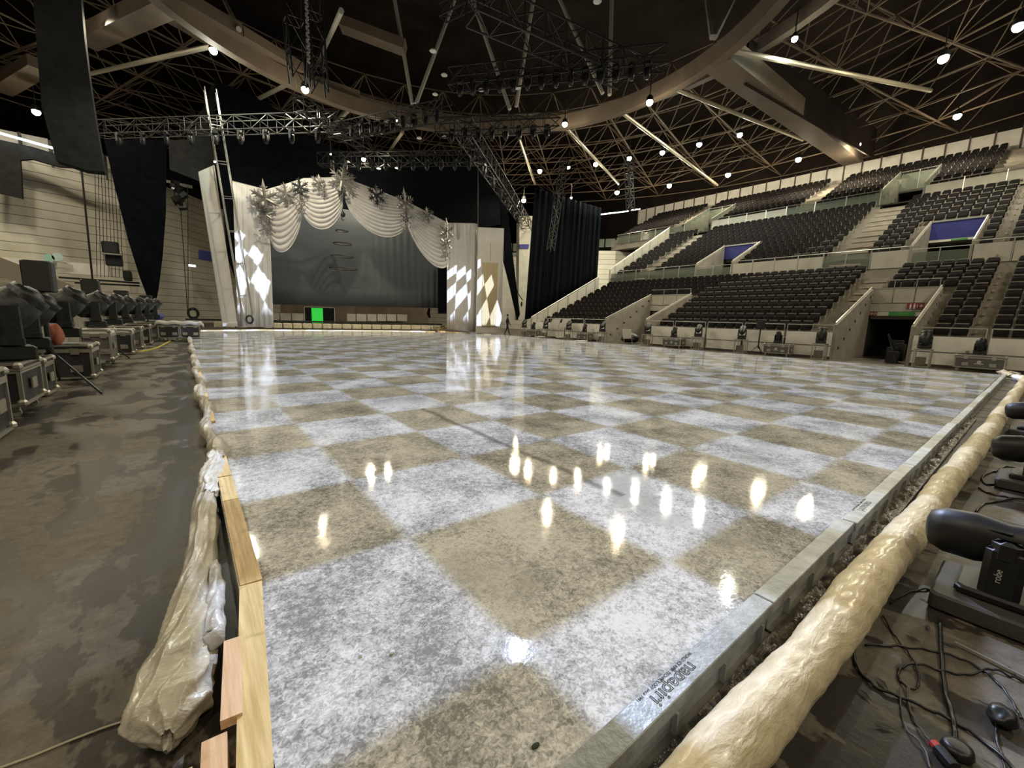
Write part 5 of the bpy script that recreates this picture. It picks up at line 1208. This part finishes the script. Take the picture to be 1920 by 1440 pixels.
# ------------------------------------------------------------------ projectors
def projector(name, loc, build):
    l = bpy.data.lights.new(name, 'POINT'); l.energy = 1; l.shadow_soft_size = .035; l.color = (1, 1, 1); l.use_nodes = True
    nt = l.node_tree; 
    for n in list(nt.nodes): nt.nodes.remove(n)
    h = NT(nt); out = nt.nodes.new('ShaderNodeOutputLight'); em = nt.nodes.new('ShaderNodeEmission'); nt.links.new(em.outputs[0], out.inputs[0])
    tc = nt.nodes.new('ShaderNodeTexCoord'); s = nt.nodes.new('ShaderNodeSeparateXYZ'); nt.links.new(tc.outputs['Normal'], s.inputs[0])
    dz = h.m('MAXIMUM', h.m('MULTIPLY', s.outputs[2], -1), .02)
    H = loc[2]-.1
    X = h.m('ADD', h.m('MULTIPLY', h.m('DIVIDE', s.outputs[0], dz), H), loc[0]); Y = h.m('ADD', h.m('MULTIPLY', h.m('DIVIDE', s.outputs[1], dz), H), loc[1])
    down = h.m('LESS_THAN', s.outputs[2], -.05)
    val, col = build(h, X, Y, dz)
    nt.links.new(h.m('MULTIPLY', val, down), em.inputs[1]); em.inputs[0].default_value = (*col, 1)
    o = bpy.data.objects.new(name, l); COL.objects.link(o); o.location = loc; return o, l
def step(h, x, e, soft=.03, inv=False):
    v = h.m('DIVIDE', h.m('SUBTRACT', x, e), soft); v = h.m('ADD', v, .5); v = h.m('MINIMUM', h.m('MAXIMUM', v, 0), 1)
    return h.m('SUBTRACT', 1, v) if inv else v
PJ = 1.0
def checker(h, X, Y, dz):
    par = h.m('MODULO', h.m('ADD', h.m('ADD', h.m('FLOOR', X), h.m('FLOOR', Y)), 40), 2)
    on = h.m('LESS_THAN', h.m('ABSOLUTE', h.m('SUBTRACT', par, 1)), .5) if PARITY else h.m('LESS_THAN', par, .5)
    msk = h.m('MULTIPLY', h.m('MULTIPLY', step(h, X, -1.42), step(h, X, 19.0, .05, True)), h.m('MULTIPLY', step(h, Y, -2.0), step(h, Y, 31.0, .3, True)))
    spill = h.m('MULTIPLY', h.m('MULTIPLY', step(h, Y, -4.2), step(h, Y, -2.0, .03, True)), h.m('MULTIPLY', step(h, X, -.5), step(h, X, 19, .05, True)))
    tot = h.m('ADD', msk, h.m('MULTIPLY', spill, 1.5))
    # edge of the beam on the left spills faintly
    tot = h.m('MULTIPLY', tot, h.m('ADD', .35, h.m('MULTIPLY', step(h, X, -1.0, .05), .65)))
    inv = h.m('DIVIDE', 1, h.m('MULTIPLY', h.m('MULTIPLY', dz, dz), dz))
    inv = h.m('MINIMUM', inv, 14)
    return h.m('MULTIPLY', h.m('MULTIPLY', on, tot), inv), (.61, .74, 1.08)
PARITY = 0
po, pl = projector('floor_projector', (9.0, 9.5, 12.3), checker); pl.energy = 3600*PJ
def legs(loc, x0, xa, xb, ztop):
    Lx, Ly, Lz = loc; H = Lz-.1; c = 1.68
    def f(h, X, Y, dz):
        u = h.m('SUBTRACT', X, x0); w_ = h.m('SUBTRACT', Y, 31)
        fa = h.m('FLOOR', h.m('DIVIDE', h.m('ADD', u, w_), c)); fb = h.m('FLOOR', h.m('DIVIDE', h.m('SUBTRACT', u, w_), c))
        on = h.m('LESS_THAN', h.m('MODULO', h.m('ADD', h.m('ADD', fa, fb), 60), 2), .5)
        def plane(X_, Y_):
            q = h.m('DIVIDE', 31-Ly, h.m('MAXIMUM', h.m('SUBTRACT', Y_, Ly), .1)); return h.m('ADD', h.m('MULTIPLY', h.m('SUBTRACT', X_, Lx), q), Lx), h.m('MULTIPLY', h.m('SUBTRACT', 1, q), H)
        cx = h.m('ADD', h.m('MULTIPLY', h.m('ADD', h.m('ADD', fa, fb), 1), c/2), x0); cy = h.m('ADD', h.m('MULTIPLY', h.m('SUBTRACT', fa, fb), c/2), 31)
        xc_, zc_ = plane(cx, cy); x31, z31 = plane(X, Y)
        m1 = h.m('LESS_THAN', h.m('SUBTRACT', zc_, ztop(h, xc_)), 0)
        m2 = h.m('GREATER_THAN', Y, 30.7); m3 = h.m('MULTIPLY', h.m('GREATER_THAN', x31, xa), h.m('LESS_THAN', x31, xb))
        ny = h.m('MAXIMUM', h.m('MULTIPLY', h.m('DIVIDE', h.m('SUBTRACT', Y, Ly), H), dz), .2); inv = h.m('DIVIDE', 1, h.m('POWER', ny, 3))
        return h.m('MULTIPLY', inv, h.m('MULTIPLY', h.m('MULTIPLY', on, m1), h.m('MULTIPLY', m2, m3))), (.72, .83, 1.05)
    return f
RL, LL = (23.5, 26.4, 12.5), (2.5, 27.0, 11.0)
po2, pl2 = projector('portal_projector', RL, legs(RL, 20.0, 17.6, 23.3, lambda h, x: h.m('SUBTRACT', 6.3, h.m('MULTIPLY', h.m('MAXIMUM', h.m('SUBTRACT', x, 19.8), 0), 1.7)))); pl2.energy = 1650
po3, pl3 = projector('portal_projector', LL, legs(LL, 2.9, 1.95, 4.06, lambda h, x: h.m('SUBTRACT', 7.4, h.m('MULTIPLY', h.m('SUBTRACT', x, 2), 1.8)))); pl3.energy = 1250

w = bpy.data.worlds.new('hall_air'); SC.world = w; w.use_nodes = True
w.node_tree.nodes['Background'].inputs[0].default_value = (.02, .02, .022, 1); w.node_tree.nodes['Background'].inputs[1].default_value = .3
SC.cycles.max_bounces = 6; SC.cycles.diffuse_bounces = 3; SC.cycles.transparent_max_bounces = 6
vs = SC.view_settings; vs.view_transform = 'Standard'; vs.look = 'None'; vs.gamma = 1; vs.use_curve_mapping = False; vs.exposure = 0.0
